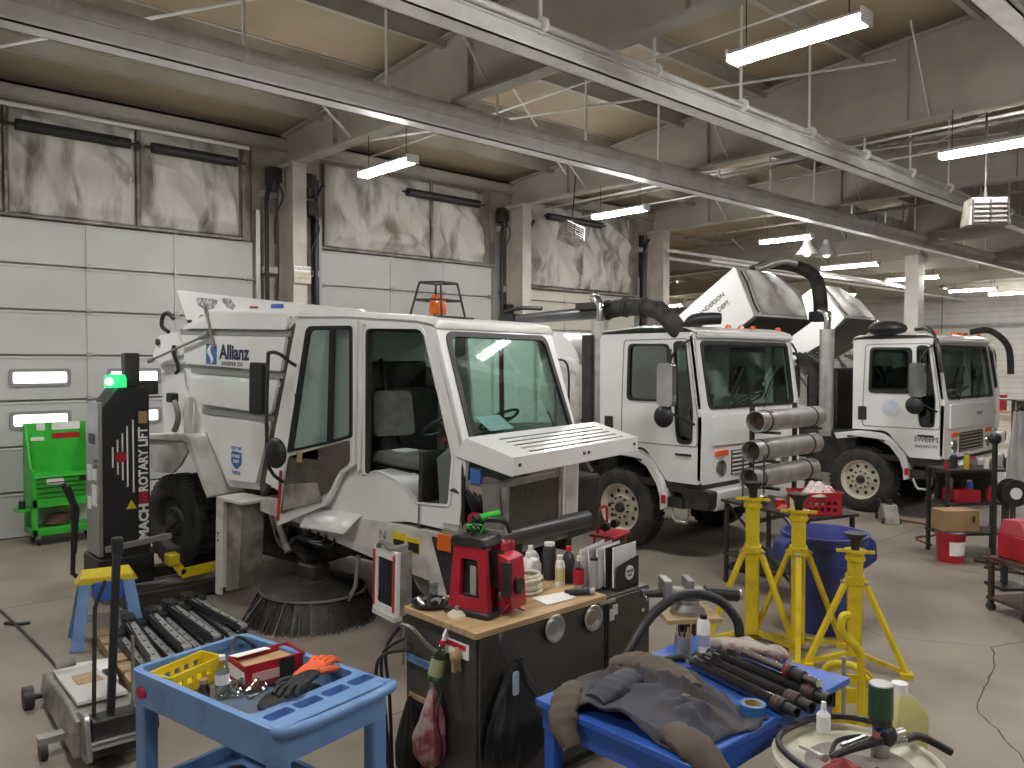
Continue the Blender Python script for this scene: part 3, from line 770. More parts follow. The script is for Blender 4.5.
# --- raised hoppers
def raised(T, W, letter, prof, y0, ym, y1):
    # side profile in (x,z), tipped up at the front; the far top edge is bevelled
    A, B, Cc, D, E = prof
    u = Vector((A[0]-E[0], 0, A[1]-E[1])).normalized(); n = Vector((-u.z, 0, u.x))
    def dn(p, k): return (p[0]-n.x*k, p[1]-n.z*k)
    def ring(y, k): 
        q = [dn(A, k), B, Cc, D, dn(E, k)]
        return [(p[0], y, p[1]) for p in fillet(q, .05, 3)]
    G().loft([ring(y0, 0), ring(ym, 0), ring(y1, .38)]).build('raised_hopper', m_white, T, bevel=.02)
    # recessed front strip with its cable, pale lit face, black underside
    fw = (Vector((B[0], 0, B[1]))-Vector((A[0], 0, A[1])))
    a = Vector((A[0], 0, A[1])); fn = Vector((-fw.z, 0, fw.x)).normalized()
    if fn.x < 0: fn = -fn
    P = lambda t, y: tuple(a+fw*t+fn*.02+Vector((0, y, 0)))
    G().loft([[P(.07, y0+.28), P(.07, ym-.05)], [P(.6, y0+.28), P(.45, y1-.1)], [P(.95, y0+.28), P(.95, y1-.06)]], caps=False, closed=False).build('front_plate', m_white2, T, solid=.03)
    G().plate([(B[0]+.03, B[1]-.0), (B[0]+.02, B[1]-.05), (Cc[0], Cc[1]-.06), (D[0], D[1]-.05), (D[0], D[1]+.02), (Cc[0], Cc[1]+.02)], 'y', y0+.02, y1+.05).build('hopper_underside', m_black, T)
    if letter:
        text('ANDERSON', .115, face_M((-2.79, y0-.006, 3.40), u, n), m_ink, T, bold=.002)
        text('DEPT.', .115, face_M((-2.53, y0-.006, 3.36), u, n), m_ink, T, bold=.002)
    Q = lambda t, k: tuple(a+fw*t-u*k+Vector((0, y0-.03, 0)))
    G().tube([P(.10, y0+.1), P(.35, y0+.16), P(.75, y0+.13), P(.93, y0+.18)], .014, sm=4).build('cable', m_dark, T)
    G().box(-4.9, -.8, .1, W-.1, .95, 1.25).build('body_frame', m_dark, T)
    for yy in (.3, W-.6):
        G().cyl((-1.2, yy, 1.2), (-2.0, yy, 2.3), .06, n=12).cyl((-2.0, yy, 2.3), (-2.3, yy, 2.72), .035, n=10).build('lift_ram', m_galv, T)
    G().box(-1.0, -.5, .25, W-.25, 1.2, 2.25).build('engine_cover', m_dark, T, bevel=.03)
    for k in range(5): G().tube([(-.75-.1*k, .2+.1*k, 1.25), (-.7-.1*k, .1+.1*k, 1.8+.1*k), (-.9, .2+.15*k, 2.3), (-1.3, .3+.2*k, 2.5)], .028, sm=4).build('hydraulic_hose', m_black, T)
    if letter:
        dk = G(); dk.tube([(-2.5, .9, 4.08), (-2.2, 1.2, 4.16), (-1.85, 1.5, 4.1), (-1.65, 1.75, 3.9), (-1.6, 1.85, 3.5), (-1.62, 1.9, 3.2)], [.05, .10, .12, .13, .13], 14, 6)
        dk.build('suction_hose', m_rub, T); G().tube([(-2.3, .8, 4.05), (-2.0, 1.15, 4.2), (-1.8, 1.35, 4.16)], .07, 12, 5).build('duct_pipe', m_galv, T)
        G().box(-1.78, -1.46, 1.74, 2.04, 3.1, 3.3).build('hose_boot', m_black, T, bevel=.03)
raised(TR3, W3, True, [(-2.32, 4.05), (-1.93, 3.15), (-2.45, 2.80), (-4.3, 1.55), (-4.85, 2.32)], .1, 1.35, 2.05)
raised(TR4, W4, False, [(-1.85, 4.12), (-1.21, 3.32), (-1.8, 2.72), (-3.5, 1.75), (-3.9, 2.75)], .1, 1.1, 1.7)
text('SWEEPS', .10, face_M((.98, -.006, 1.20), (1, 0, 0), (0, 0, 1)), m_ink, TR3)
text('ANDERSON', .06, face_M((.97, -.006, 1.10), (1, 0, 0), (0, 0, 1)), m_ink, TR3)
G().lathe([(.001, -.008), (.13, -.008), (.13, 0)], (.46, 0, 1.65), 'y', 28).build('door_decal', mat('faded_decal', (.50, .56, .68), .5, 0, (.66, .68, .70), 9), TR3)
# roof-top black pad and front hose arm on truck 3
G().ball((.35, .1, 2.86), (.30, .22, .12), 14, 8).build('roof_beacon_cover', m_black, TR3)
G().tube([(.62, .5, 2.86), (.9, .25, 2.84), (1.12, -.02, 2.60), (1.2, -.06, 2.2)], .035, sm=4).build('grab_rail', m_dark, TR3)
G().tube([(.9, W3-.25, 2.84), (1.15, W3-.10, 2.86), (1.38, W3+.02, 2.6), (1.42, W3+.04, 2.15)], .05, 12, 5).build('suction_hose', m_rub, TR3)
# --- the near sweeper, tail lifted by the column
def sweeper():
    T = vroot('street_sweeper', 'white sweeper with open cab door, gutter broom and blue lettered hopper, nearest on the left', 'sweeper', (3.234, 8.578, .1), 12, 1.8)
    wh = m_white; CW = 1.72; HW = 2.1
    # hopper body
    prof = [(-.12, 2.62), (.45, 2.80), (1.70, 2.76), (1.66, 2.40), (1.22, 1.05), (.70, 1.02), (.25, 1.62), (-.12, 2.12)]
    G().plate(fillet(prof, .05, 3), 'y', .03, HW).build('hopper', wh, T, bevel=.015)
    for nm, pp in (('side_panel', [(-.02, 2.60), (.60, 2.78), (1.62, 2.74), (1.60, 2.60)]), ('side_panel', [(-.05, 2.53), (1.60, 2.53), (1.53, 2.21), (.02, 2.23)]), ('side_panel', [(.13, 2.13), (1.50, 2.12), (1.40, 1.80), (.24, 1.83)]), ('side_panel', [(.34, 1.72), (1.38, 1.70), (1.19, 1.12), (.74, 1.10)])):
        G().plate(fillet(pp, .03, 3), 'y', -.025, .035).build(nm, wh, T, bevel=.018)
    for x0, x1, z in ((-.12, 1.64, 2.565), (.08, 1.55, 2.17), (.28, 1.42, 1.76)): G().box(x0, x1, .0, .035, z-.028, z+.028).build('rib_shade_strip', m_seam, T)  # grey strips paint the shadow lines between the raised panels
    # rear quarter of the body
    G().plate(fillet([(-.58, 2.28), (-.10, 2.52), (.0, 2.1), (.25, 1.62), (.27, 1.42), (-.50, 1.42)], .04, 3), 'y', .06, HW-.05).build('rear_body', wh, T, bevel=.012)
    G().plate(fillet([(-.64, 2.30), (-.52, 2.52), (-.18, 2.56), (.0, 2.22), (.35, 2.28), (.33, 2.35), (-.20, 2.22), (-.5, 2.2)], .02, 2), 'y', .0, .06).build('tailgate_arm', wh, T, bevel=.006)
    # lid folded open
    G().plate(fillet([(-.42, 3.02), (-.20, 2.66), (2.42, 2.66), (2.42, 2.79), (.60, 2.93)], .02, 2), 'y', .14, .20).build('hopper_lid', wh, T, bevel=.006)
    G().plate(rect(-.2, 2.4, .2, HW), 'z', 2.74, 2.77).build('hopper_top', wh, T)
    mp = mat('peeled_primer', (.20, .20, .21), .7, 0, (.55, .55, .54), 22, 6, .48, .56)
    for pts in ([(-.05, 2.93), (.20, 2.92), (.33, 2.90), (.28, 2.82), (.12, 2.80), (-.02, 2.85)], [(.38, 2.92), (.55, 2.91), (.63, 2.82), (.58, 2.79), (.45, 2.84)]):
        G().plate(fillet(pts, .03, 3), 'y', .136, .14).build('peeled_paint', mp, T)
    G().plate([(1.18, 2.85), (1.36, 2.85), (1.37, 2.81), (1.18, 2.81)], 'y', .136, .14).build('sticker', m_lblue, T, label='small blue sticker')
    G().plate([(.85, 2.83), (.98, 2.83), (.98, 2.81), (.85, 2.81)], 'y', .136, .14).build('sticker', m_red, T, label='small red sticker')
    # struts, hooks, latch
    G().cyl((-.62, -.05, 2.24), (.40, -.06, 2.53), .014, n=8).cyl((-.62, -.05, 2.24), (-.54, -.05, 2.26), .025, n=10).cyl((.34, -.06, 2.51), (.45, -.06, 2.545), .028, n=10).build('gas_strut', m_galv, T)
    G().bar((.36, -.03, 2.82), (.53, -.03, 2.42), .035, .02).build('lid_stay', m_grime, T)
    G().tube([(-.33, .0, 2.56), (-.44, -.01, 2.62), (-.42, -.01, 2.73), (-.33, -.01, 2.76), (-.24, .0, 2.70)], .022, sm=4).build('hook', m_black, T)
    G().tube([(-.20, -.02, 2.42), (-.19, -.03, 2.34), (-.12, -.03, 2.22), (-.10, -.03, 2.16), (-.15, -.03, 2.13)], .02, sm=4).build('latch', m_black, T)
    G().cyl((-.52, -.02, 2.45), (-.52, .08, 2.45), .035, n=14).build('pivot_pin', m_dark, T)
    for x, z in ((-.14, 2.68), (.04, 2.69)): G().cyl((x, .10, z), (x, .14, z), .018, n=10).build('bolt', m_dark, T)
    G().tube([(-.12, .11, 2.66), (.03, .11, 2.67), (.07, .11, 2.74), (.26, .11, 2.74)], .005, 6).build('lid_wire', m_dark, T)
    # lettering
    G().plate(rect(.38, .55, 2.245, 2.445), 'y', -.029, -.025).build('logo_square', m_lblue, T)
    sw = []
    for k in range(13):
        t = k/12; sw.append((.455+.028*math.sin(2*PI*t+.4), 2.25+.19*t))
    G().loft([[(x-.014-.014*math.sin(PI*k/12), -.031, z) , (x+.014+.014*math.sin(PI*k/12), -.031, z)] for k, (x, z) in enumerate(sw)], caps=False, closed=False).build('logo_wave', m_paper, T, solid=.001)
    text('Allianz', .20, face_M((.835, -.028, 2.365), (1, 0, .0), (0, 0, 1)), m_navy, T, bold=.006, sx=.86)
    text('SWEEPER 250', .058, face_M((.80, -.027, 2.255), (1, 0, 0), (0, 0, 1)), m_ink, T)
    # town decal
    G().plate(fillet([(.81, 1.40), (.97, 1.39), (.97, 1.28), (.89, 1.22), (.81, 1.28)], .02, 4), 'y', -.029, -.025).build('decal_shield', m_lblue, T)
    for s_, z, c_ in (('STREET', 1.352, m_paper), ('DEPT', 1.30, m_paper), ('CITY OF', 1.43, m_lblue), ('TOOLS', 1.19, m_lblue)): text(s_, .042, face_M((.89, -.031, z), (1, 0, 0), (0, 0, 1)), c_, T, bold=.001)
    # dark strip filling the gap between hopper and cab
    G().plate([(1.60, 2.6), (1.68, 2.66), (1.4, 1.2), (1.24, 1.0), (1.2, 1.1)], 'y', .01, .06).build('gap_strip', m_trim, T)
    # ---- cab
    side = fillet([(1.74, 2.76), (3.34, 2.69), (3.74, 1.60), (3.68, 1.02), (3.14, 1.03), (2.66, .95), (1.70, 1.02), (1.30, 1.14)], [.06, .06, .03, .04, .03, .05, .03, .02], 3)
    hole = fillet([(2.61, 2.63), (3.27, 2.63), (3.61, 1.62), (3.58, 1.22), (3.22, 1.20), (3.12, 1.28), (3.02, 1.36), (2.78, 1.42), (2.63, 1.36)], [.06, .08, .03, .04, .04, .03, .06, .06, .03], 4)
    G().plate(side, 'y', 0, .05, [hole]).build('cab_side', wh, T, bevel=.01)
    lw = fillet([(2.36, 2.60), (3.25, 2.60), (3.52, 1.78), (2.5, 1.70)], .07, 4)
    sidel = fillet([(1.74, 2.76), (3.34, 2.69), (3.74, 1.60), (3.68, 1.02), (1.70, 1.02), (1.30, 1.14)], .04, 3)
    lw2 = fillet([(1.82, 2.60), (2.24, 2.60), (2.24, 2.26), (1.82, 2.26)], .05, 3)
    G().plate(sidel, 'y', CW-.05, CW, [lw, lw2]).build('cab_side', wh, T, bevel=.01)
    G().plate(lw, 'y', CW-.03, CW-.024).build('side_window', m_glassg, T); G().plate(lw2, 'y', CW-.03, CW-.024).build('side_window', m_glassc, T)
    G().bar((2.82, CW-.03, 2.6), (2.86, CW-.03, 1.74), .03, .04).build('window_divider', m_black, T)
    # inner lining of the door opening
    ix = [(x, z) for x, z in hole]; cx = sum(p[0] for p in ix)/len(ix); cz = sum(p[1] for p in ix)/len(ix)
    ho = [(cx+(p[0]-cx)*1.035, cz+(p[1]-cz)*1.02) for p in ix]
    hi = [(cx+(p[0]-cx)*.985, cz+(p[1]-cz)*.99) for p in ix]
    G().plate(ho, 'y', -.012, .012, [hi]).build('door_seal', wh, T, bevel=.006)
    G().box(2.6, 2.64, .0, .06, 1.35, 2.65).build('pillar', m_dark, T)
    G().cyl((2.585, -.02, 1.4), (2.585, -.02, 2.66), .02, n=10).build('hinge_post', m_white, T)
    # roof
    rf = []
    for x, z in ((1.70, 2.77), (2.4, 2.77), (3.2, 2.735), (3.40, 2.705), (3.42, 2.67)):
        rf.append([(x, -.03, z-.05), (x, .03, z), (x, CW-.03, z), (x, CW+.03, z-.05)])
    G().loft(rf).build('roof', mat('roof_cream', (.80, .79, .75), .4, 0, (.70, .68, .62), 3), T, bevel=.012)
    # windscreen wall
    tx, tz, bx, bz = 3.39, 2.68, 3.75, 1.62
    L = math.hypot(tx-bx, tz-bz); ang = math.atan2(tx-bx, tz-bz)
    M = Matrix.Translation((bx, 0, bz)) @ Matrix.Rotation(ang, 4, 'Y')
    wo = fillet([(-.0, -.02), (CW, -.02), (CW, L), (.0, L)], .04, 3); wi = fillet([(.10, .03), (CW-.06, .03), (CW-.14, L-.09), (.10, L-.09)], .10, 5)
    G().plate(wo, 'x', -.05, 0, [wi], M).build('windscreen_surround', wh, T, bevel=.012)
    cm = CW/2; wa = [(cm+(p[0]-cm)*1.02, L/2+(p[1]-L/2)*1.03) for p in wi]; wb = [(cm+(p[0]-cm)*.95, L/2+(p[1]-L/2)*.93) for p in wi]
    G().plate(wa, 'x', -.02, .01, [wb], M).build('windscreen_seal', m_black, T)
    G().plate(wi, 'x', -.022, -.014, (), M).build('windscreen', m_glassg, T)
    G().tube([M @ Vector((.02, 1.35, .0)), M @ Vector((.04, 1.25, .3))], .008).bar(M @ Vector((.03, 1.32, .15)), M @ Vector((.03, 1.5, .55)), .02, .012).build('wiper', m_black, T)
    G().plate(rect(0, CW, 1.0, 1.62), 'x', bx-.5, bx-.46).build('firewall', m_dark, T)
    # cab floor, back, seats, wheel, console
    G().box(1.75, 3.55, .05, CW-.05, 1.16, 1.20).build('cab_floor', m_int, T)
    G().plate(rect(.05, CW-.05, 1.2, 2.30), 'x', 1.78, 1.84).build('cab_back', m_int, T)
    G().box(1.76, 2.05, .9, CW-.06, 1.2, 2.05).build('rear_console', m_int, T, bevel=.04)
    for yy in (.50,):
        s = G(); s.box(2.48, 2.94, yy-.25, yy+.25, 1.16, 1.40); s.build('seat_base', m_black, T, bevel=.015)
        G().loft([[(2.42, yy-.22, z), (2.42, yy+.22, z), (3.02, yy+.27, z), (3.02, yy-.27, z)] for z in (1.41, 1.45, 1.52)]).build('seat_cushion', m_seat, T, bevel=.035)
        q = G().plate(fillet([(yy-.21, .0), (yy+.21, .0), (yy+.19, .42), (yy-.19, .42)], .06, 4), 'x', -.06, .06, (), Matrix.Translation((2.44, yy+.04, 1.64)) @ Matrix.Rotation(R(-22), 4, 'Z') @ Matrix.Rotation(R(-10), 4, 'Y') @ Matrix.Translation((0, -yy, 0))); q.build('seat_backrest', m_seat, T, bevel=.03)
        G().bar((2.40, yy, 1.42), (2.42, yy, 1.72), .16, .03).build('seat_bracket', m_dark, T)
    G().tube([(2.1, .72, 2.35), (2.16, .76, 1.9), (2.35, .74, 1.55)], .022, 8, 4).build('seat_belt', m_black, T)
    G().box(2.55, 2.7, .42, .60, 1.522, 1.535).build('clipboard', m_paper, T)
    G().ball((2.82, .85, 1.62), (.03, .03, .04)).build('lever_knob', m_red, T)
    G().tube([(2.82, .85, 1.2), (2.82, .85, 1.6)], .012).build('lever', m_dark, T)
    for yy in (.45, 1.28):
        M2 = Matrix.Translation((3.12, yy, 1.80)) @ Matrix.Rotation(R(-32), 4, 'Y')
        s = G().tube([M2 @ Vector((.2*math.cos(a), .2*math.sin(a), 0)) for a in [2*PI*k/20 for k in range(20)]], .014, closed=True); s.bar(M2 @ Vector((0, -.2, 0)), M2 @ Vector((0, .2, 0)), .03, .012, up=(1, 0, 0)); s.cyl(M2 @ Vector((0, 0, 0)), (3.3, yy, 1.5), .03); s.build('steering_wheel', m_black, T)
    md = mat('dash_green', (.11, .13, .115), .6, 0, (.10, .13, .11), 6)
    dsh = []
    for y in [CW*k/10 for k in range(11)]:
        q = .22*math.sin(PI*min(1, y/CW))**.7
        dsh.append([(3.44, y*.94+.05, 1.2), (3.62, y*.94+.05, 1.2), (3.66, y*.94+.05, 1.58), (3.52, y*.94+.05, 1.62+q*.8), (3.40, y*.94+.05, 1.58+q*.8)])
    G().loft(dsh).build('dashboard', md, T)
    G().plate(rect(-.10, .10, .45, .80), 'z', 0, .004, (), Matrix.Translation((3.55, 0, 1.84)) @ Matrix.Rotation(R(32), 4, 'Y')).build('papers', mat('paper_blue', (.60, .72, .80), .7), T)
    G().box(1.80, 1.83, .08, CW-.08, 2.32, 2.62).build('painted_window_view', mat('lit_view_pale', (.46, .56, .52), .3), T); G().box(1.84, 1.90, .05, CW-.06, 2.62, 2.72).build('headliner', m_int, T)  # pale panel painted as the lit hopper seen through the rear window
    # ---- open door, folded back along the side
    D = bpy.data.objects.new('cab_door', None); C.objects.link(D); D.parent = T; D.location = (2.56, -.03, 0); D.rotation_euler = (0, 0, R(7))
    dl = lambda x, z: (x-2.56, z)
    do = fillet([dl(1.95, 2.69), dl(2.565, 2.70), dl(2.565, 1.44), dl(2.42, 1.36), dl(2.32, 1.16), dl(2.25, 1.06), dl(1.68, .80)], [.08, .03, .02, .06, .06, .04, .03], 3)
    dw = fillet([dl(2.02, 2.62), dl(2.51, 2.63), dl(2.53, 1.69), dl(2.30, 1.62), dl(1.82, 1.50)], [.06, .04, .03, .1, .03], 4)
    G().plate(do, 'y', -.035, .015, [dw]).build('door_frame', wh, D, bevel=.012, label='white outer rim of the door')
    tr = fillet([dl(1.83, 1.46), dl(2.52, 1.66), dl(2.52, 1.46), dl(2.40, 1.38), dl(2.29, 1.18), dl(1.74, .92)], .03, 3)
    G().plate(tr, 'y', -.06, -.036).build('door_lining', m_trim, D, bevel=.01, label='dark worn inner lining')
    G().plate(fillet([dl(1.80, 1.20), dl(2.18, 1.26), dl(2.24, 1.10), dl(1.78, .96)], .02, 2), 'y', -.066, -.06).build('door_pocket', m_grime, D, bevel=.008)
    G().plate(rect(-.62, -.56, 1.42, 1.52), 'y', -.066, -.06).build('door_sticker', m_wood, D)
    cx = sum(p[0] for p in dw)/len(dw); cz = sum(p[1] for p in dw)/len(dw)
    G().plate([(cx+(p[0]-cx)*1.05, cz+(p[1]-cz)*1.02) for p in dw], 'y', -.045, .0, [[(cx+(p[0]-cx)*.94, cz+(p[1]-cz)*.96) for p in dw]]).build('window_seal', m_black, D)
    G().plate(dw, 'y', -.02, -.014).build('door_glass', glass('glass_pale', (.86, .96, .94), .22, .15), D)
    G().bar((2.30-2.56, -.03, 2.6), (2.29-2.56, -.03, 1.62), .04, .04).build('glass_divider', m_black, D)
    G().box(-.66, -.60, -.06, -.03, 1.98, 2.03).build('window_catch', m_black, D)
    G().plate([dl(1.71, 1.32), dl(1.745, 1.32), dl(1.715, .86), dl(1.68, .85)], 'y', -.04, -.036).build('edge_reflector', m_redlens, D)
    # ---- mirrors
    ma = G().tube([(1.86, -.02, 2.24), (1.90, -.2, 2.30), (1.94, -.36, 2.38), (1.86, -.40, 2.39), (1.83, -.40, 2.30), (1.83, -.40, 1.55), (1.80, -.3, 1.3), (1.72, -.02, 1.16)], .016, sm=3).build('mirror_arm', m_dark, T)
    G().plate(fillet(rect(1.60, 1.77, 1.84, 2.30), .03, 3), 'y', -.42, -.37).build('mirror', m_black, ma, bevel=.012)
    G().box(1.66, 1.83, -.41, -.39, 2.27, 2.30).build('mirror_clip', m_dark, ma)
    G().ball((1.95, -.40, 1.52), (.135, .05, .135), 20, 12).build('round_mirror', m_black, ma)
    # ---- beacon with guard
    bc = G().lathe([(.075, 0), (.075, .03), (.068, .14), (.05, .165), (.001, .17)], (3.06, .42, 2.76), 'z', 20).build('beacon', m_redlens if 0 else m_amber, T)
    gd = G()
    for sx, sy in ((-1, -1), (1, -1), (1, 1), (-1, 1)): gd.tube([(3.06+.18*sx, .42+.16*sy, 2.73), (3.06+.12*sx, .42+.11*sy, 3.03)], .010)
    for k, z in ((.15, 2.88), (.12, 3.03)):
        q = k*.9; gd.tube([(3.06-k, .42-q, z), (3.06+k, .42-q, z), (3.06+k, .42+q, z), (3.06-k, .42+q, z)], .010, closed=True)
    gd.box(2.83, 3.29, .20, .64, 2.725, 2.74); gd.build('beacon_guard', m_dark, T)
    # ---- chassis side beam
    G().plate(fillet([(1.25, .97), (3.72, .98), (3.72, .60), (3.45, .58), (2.8, .66), (1.45, .84), (1.25, .86)], .02, 2), 'y', -.02, .03).build('side_beam', m_white2, T, bevel=.01)
    G().plate(rect(1.25, 3.72, -.02, .35), 'z', .975, .99).build('beam_top', m_white2, T)
    G().loft([[(2.0, .04, .99), (2.62, .04, 1.0)], [(2.0, -.04, .99), (2.62, -.04, 1.0)], [(2.05, -.20, .86), (2.60, -.20, .88)], [(2.06, -.2, .85), (2.59, -.2, .87)]], caps=False, closed=False).build('step_flap', wh, T, solid=.02)
    G().plate(fillet([(2.64, 1.40), (2.98, 1.38), (3.08, 1.28), (3.14, 1.06), (2.64, .99)], .06, 4), 'y', .04, .30).build('wheel_arch_cover', wh, T, bevel=.02)
    G().plate(rect(3.0, 3.14, .80, .93), 'y', -.024, -.02).build('warning_label', m_yellow, T)
    G().plate(rect(3.16, 3.30, .78, .91), 'y', -.024, -.02).build('warning_label', m_yellow, T)
    for x in (3.01, 3.17): G().plate(rect(x, x+.12, .79, .87), 'y', -.026, -.024).build('label_print', m_ink, T)
    text('N', .11, face_M((2.88, -.024, .88), (1, 0, 0), (0, 0, 1)), m_grime, T)
    ch = G()
    for yy in (.45, 1.5): ch.box(-.9, 3.8, yy-.05, yy+.05, .62, .88)
    for x in (-.8, .6, 1.8, 3.0): ch.box(x-.05, x+.05, .45, 1.5, .64, .84)
    ch.build('chassis', m_dark, T)
    G().box(1.3, 3.3, .35, 1.7, .5, 1.1).build('underbody', m_dark, T)
    G().box(.3, 1.6, .3, 1.9, .3, 1.05).build('suction_box', m_dark, T, bevel=.03)
    # ---- fender and wheels
    G().loft([[(x, y, z) for (x, z) in ((-.58, 1.42), (-.56, 1.46), (.20, 1.52), (.27, 1.49), (.60, .93), (.56, .90), (.20, 1.42), (.14, 1.44), (-.54, 1.40))] for y in (-.13, .42)]).build('mudguard', m_white2, T, bevel=.012)
    G().plate([(-.55, 1.44), (.16, 1.49), (.26, 1.44), (.05, 1.18), (-.10, 1.08), (-.53, 1.06)], 'y', -.10, -.07).build('mudguard_skirt', m_white2, T)
    wheel(T, -.27, .0, .52, .50, .26, -1, rim=m_int, dual=True)
    wheel(T, -.27, HW, .52, .50, .26, 1, rim=m_grime, dual=True)
    wheel(T, 3.0, CW+.1, .46, .42, .25, 1)
    wheel(T, 2.95, .55, .46, .40, .2, -1)
    G().cyl((-.27, .3, .52), (-.27, HW-.3, .52), .08).build('axle', m_dark, T)
    # bracket stuff on the wheel arch
    G().box(.02, .1, -.04, .02, 1.5, 1.9).build('bracket', m_white2, T, bevel=.01)
    G().tube([(-.16, -.06, 1.86), (-.08, -.07, 1.80), (-.05, -.06, 1.66), (-.12, -.06, 1.52)], .03, sm=4).build('valve', m_grime, T)
    G().box(-.22, -.10, -.10, -.02, 1.82, 1.92).build('valve_cap', m_black, T, bevel=.015)
    # white post (dirt deflector)
    G().plate(rect(-.22, .12, .10, .97), 'x', .92, .96).build('deflector_post', m_white2, T)
    G().box(.84, .92, -.22, -.18, .02, .96).box(.84, 1.26, -.22, .1, .94, .975).build('deflector_edge', m_white2, T, bevel=.008)
    G().plate([(.92, .94), (1.20, .92), (1.15, .12), (.95, .05)], 'y', -.18, .08).build('deflector_side', mat('deflector_dark', (.17, .155, .13), .7, 0, (.36, .34, .30), 5, 6), T)  # side plate coloured darker than the post
    for z in (.62, .55): G().cyl((.88, -.225, z), (.88, -.21, z), .012, n=8).build('bolt', m_dark, T)
    # ---- gutter broom
    bx0, by0 = 1.93, .06
    B = bpy.data.objects.new('gutter_broom', None); C.objects.link(B); B.parent = T; B.location = (bx0, by0, 0)
    G().lathe([(.001, .30), (.22, .31), (.25, .29), (.44, .27), (.475, .25), (.475, .21), (.001, .20)], n=40).build('broom_disc', m_dark, B)
    G().lathe([(.470, .245), (.485, .25), (.488, .23), (.47, .225)], n=40).build('broom_ring', m_galv, B, label='pale metal ring round the disc')
    rnd = random.Random(3); br = G()
    for k in range(1500):
        a_ = rnd.uniform(0, 2*PI); r0 = rnd.uniform(.34, .47); r1 = r0+rnd.uniform(.08, .15)+.03
        da = rnd.uniform(-.06, .06)
        p0 = Vector((r0*math.cos(a_), r0*math.sin(a_), .24)); p1 = Vector((r1*math.cos(a_+da), r1*math.sin(a_+da), rnd.uniform(-.09, -.04)))
        n_ = (p1-p0).cross(Vector((math.cos(a_), math.sin(a_), 0))).normalized()*.0045; n2 = (p1-p0).cross(n_).normalized()*.0035
        br.add([p0-n_, p0+n2, p0+n_, p1-n_, p1+n2, p1+n_], [(0, 1, 4, 3), (1, 2, 5, 4), (2, 0, 3, 5), (3, 4, 5)])
    br.lathe([(.42, .23), (.52, .0), (.54, -.05), (.44, -.05), (.36, .2)], n=48)
    o = br.build('broom_bristles', mat('bristle_steel', (.06, .055, .05), .5, .4, (.12, .11, .10), 30), B, smooth=False); o['kind'] = 'stuff'
    for k in range(5):
        a_ = rnd.uniform(3.0, 5.6); G().cyl((.47*math.cos(a_), .47*math.sin(a_), .23), (.68*math.cos(a_), .68*math.sin(a_), -.03), .004, n=5).build('stray_bristle', m_galv, B)
    G().box(-.12, .12, -.10, .10, .30, .46).build('broom_motor', m_dark, B, bevel=.02)
    G().lathe([(.001, .34), (.17, .33), (.18, .30), (.001, .30)], n=24).build('hub_plate', m_dark, B)
    G().bar((-.62, .15, .62), (0, .0, .50), .16, .05).bar((-.1, -.02, .48), (-.02, -.02, .32), .05, .12).build('broom_arm', m_dark, B)
    G().tube([(-.75, .1, .85), (-.6, .1, .55), (-.4, .05, .52)], .035, sm=4).build('broom_link', m_grime, B)
    G().cyl((-.5, -.02, .82), (-.28, -.06, .52), .035, n=12).build('broom_ram', m_grime, B)
    for k in range(4): G().tube([(.0+.1*k, .0, .85), (.05+.1*k, -.12, .75-.02*k), (-.1, -.13, .70), (-.25, -.05, .60)], .015, sm=4).build('hydraulic_line', m_black, B)
    G().tube([(-.3, -.05, .72), (-.18, -.12, .82), (.0, -.13, .80), (.04, -.1, .70)], .02, sm=4).build('drag_shoe', m_dark, B)
    G().tube([(.46, .0, .2), (.5, .05, .32), (.50, .08, .60)], .02).build('broom_spring', m_galv, B)
    # ---- square frame hanging at the front corner
    S = bpy.data.objects.new('side_intake', None); C.objects.link(S); S.parent = T; S.location = (3.22, -.32, 0); S.rotation_euler = (0, 0, R(-14))
    G().plate(rect(-.17, .17, .36, .88), 'y', -.02, .02, [rect(-.11, .11, .43, .80)]).build('intake_frame', wh, S, bevel=.006)
    G().box(-.165, .165, .02, .13, .37, .87).build('intake_box', m_grime, S)
    G().box(-.11, .11, -.005, .0, .43, .80).build('intake_opening', m_black, S)
    for x in (-.165, .125): G().box(x, x+.025, -.026, -.02, .40, .85).build('reflective_strip', m_redlens, S)
    G().box(-.16, .16, -.03, .05, .33, .37).build('intake_lip', m_white2, S)
    for k in range(5): G().tube([(-.08+.04*k, -.01, .79), (-.08+.045*k, .0, .6), (-.09+.04*k, -.012, .45)], .010, sm=3).build('rubber_flap', m_dark, S)
    G().tube([(-.1, -.02, .88), (-.02, -.03, .93), (.1, -.02, .90), (.14, .1, .92)], .02, sm=3).build('intake_pipe', m_grime, S)
    # ---- front corner bumper, lens
    G().plate(fillet([(3.42, .96), (3.95, .92), (3.98, .50), (3.62, .46)], .03, 3), 'y', -.03, .5).build('bumper_corner', m_dark, T, bevel=.015)
    G().box(3.50, 3.64, -.05, -.03, .86, 1.0).build('corner_lens', m_amber, T, bevel=.01)
    G().plate([(3.30, .95), (3.44, .95), (3.64, .46), (3.46, .46)], 'y', -.028, .02).build('beam_end', m_white2, T)
    G().cyl((4.04, .0, 1.02), (4.08, 1.32, .98), .075, n=20).build('front_roller_tube', mat('tube_dark', (.06, .06, .065), .35, .3), T)
    # ---- open hood over the bared engine
    hp = G(); hp.plate(rect(.0, 2.05, 3.74, 4.22), 'z', 0, .015, [rect(.30, 1.88, 3.84+.072*k, 3.866+.072*k) for k in range(5)])
    hp.v = [(y, x, z) for x, y, z in hp.v]
    H = bpy.data.objects.new('hood', None); C.objects.link(H); H.parent = T; H.location = (3.74*0, -.02, 1.66)
    hp.v = [(x, y, z*.3+(4.22-x)*.24) for x, y, z in hp.v]
    hp.build('hood_top', wh, H)
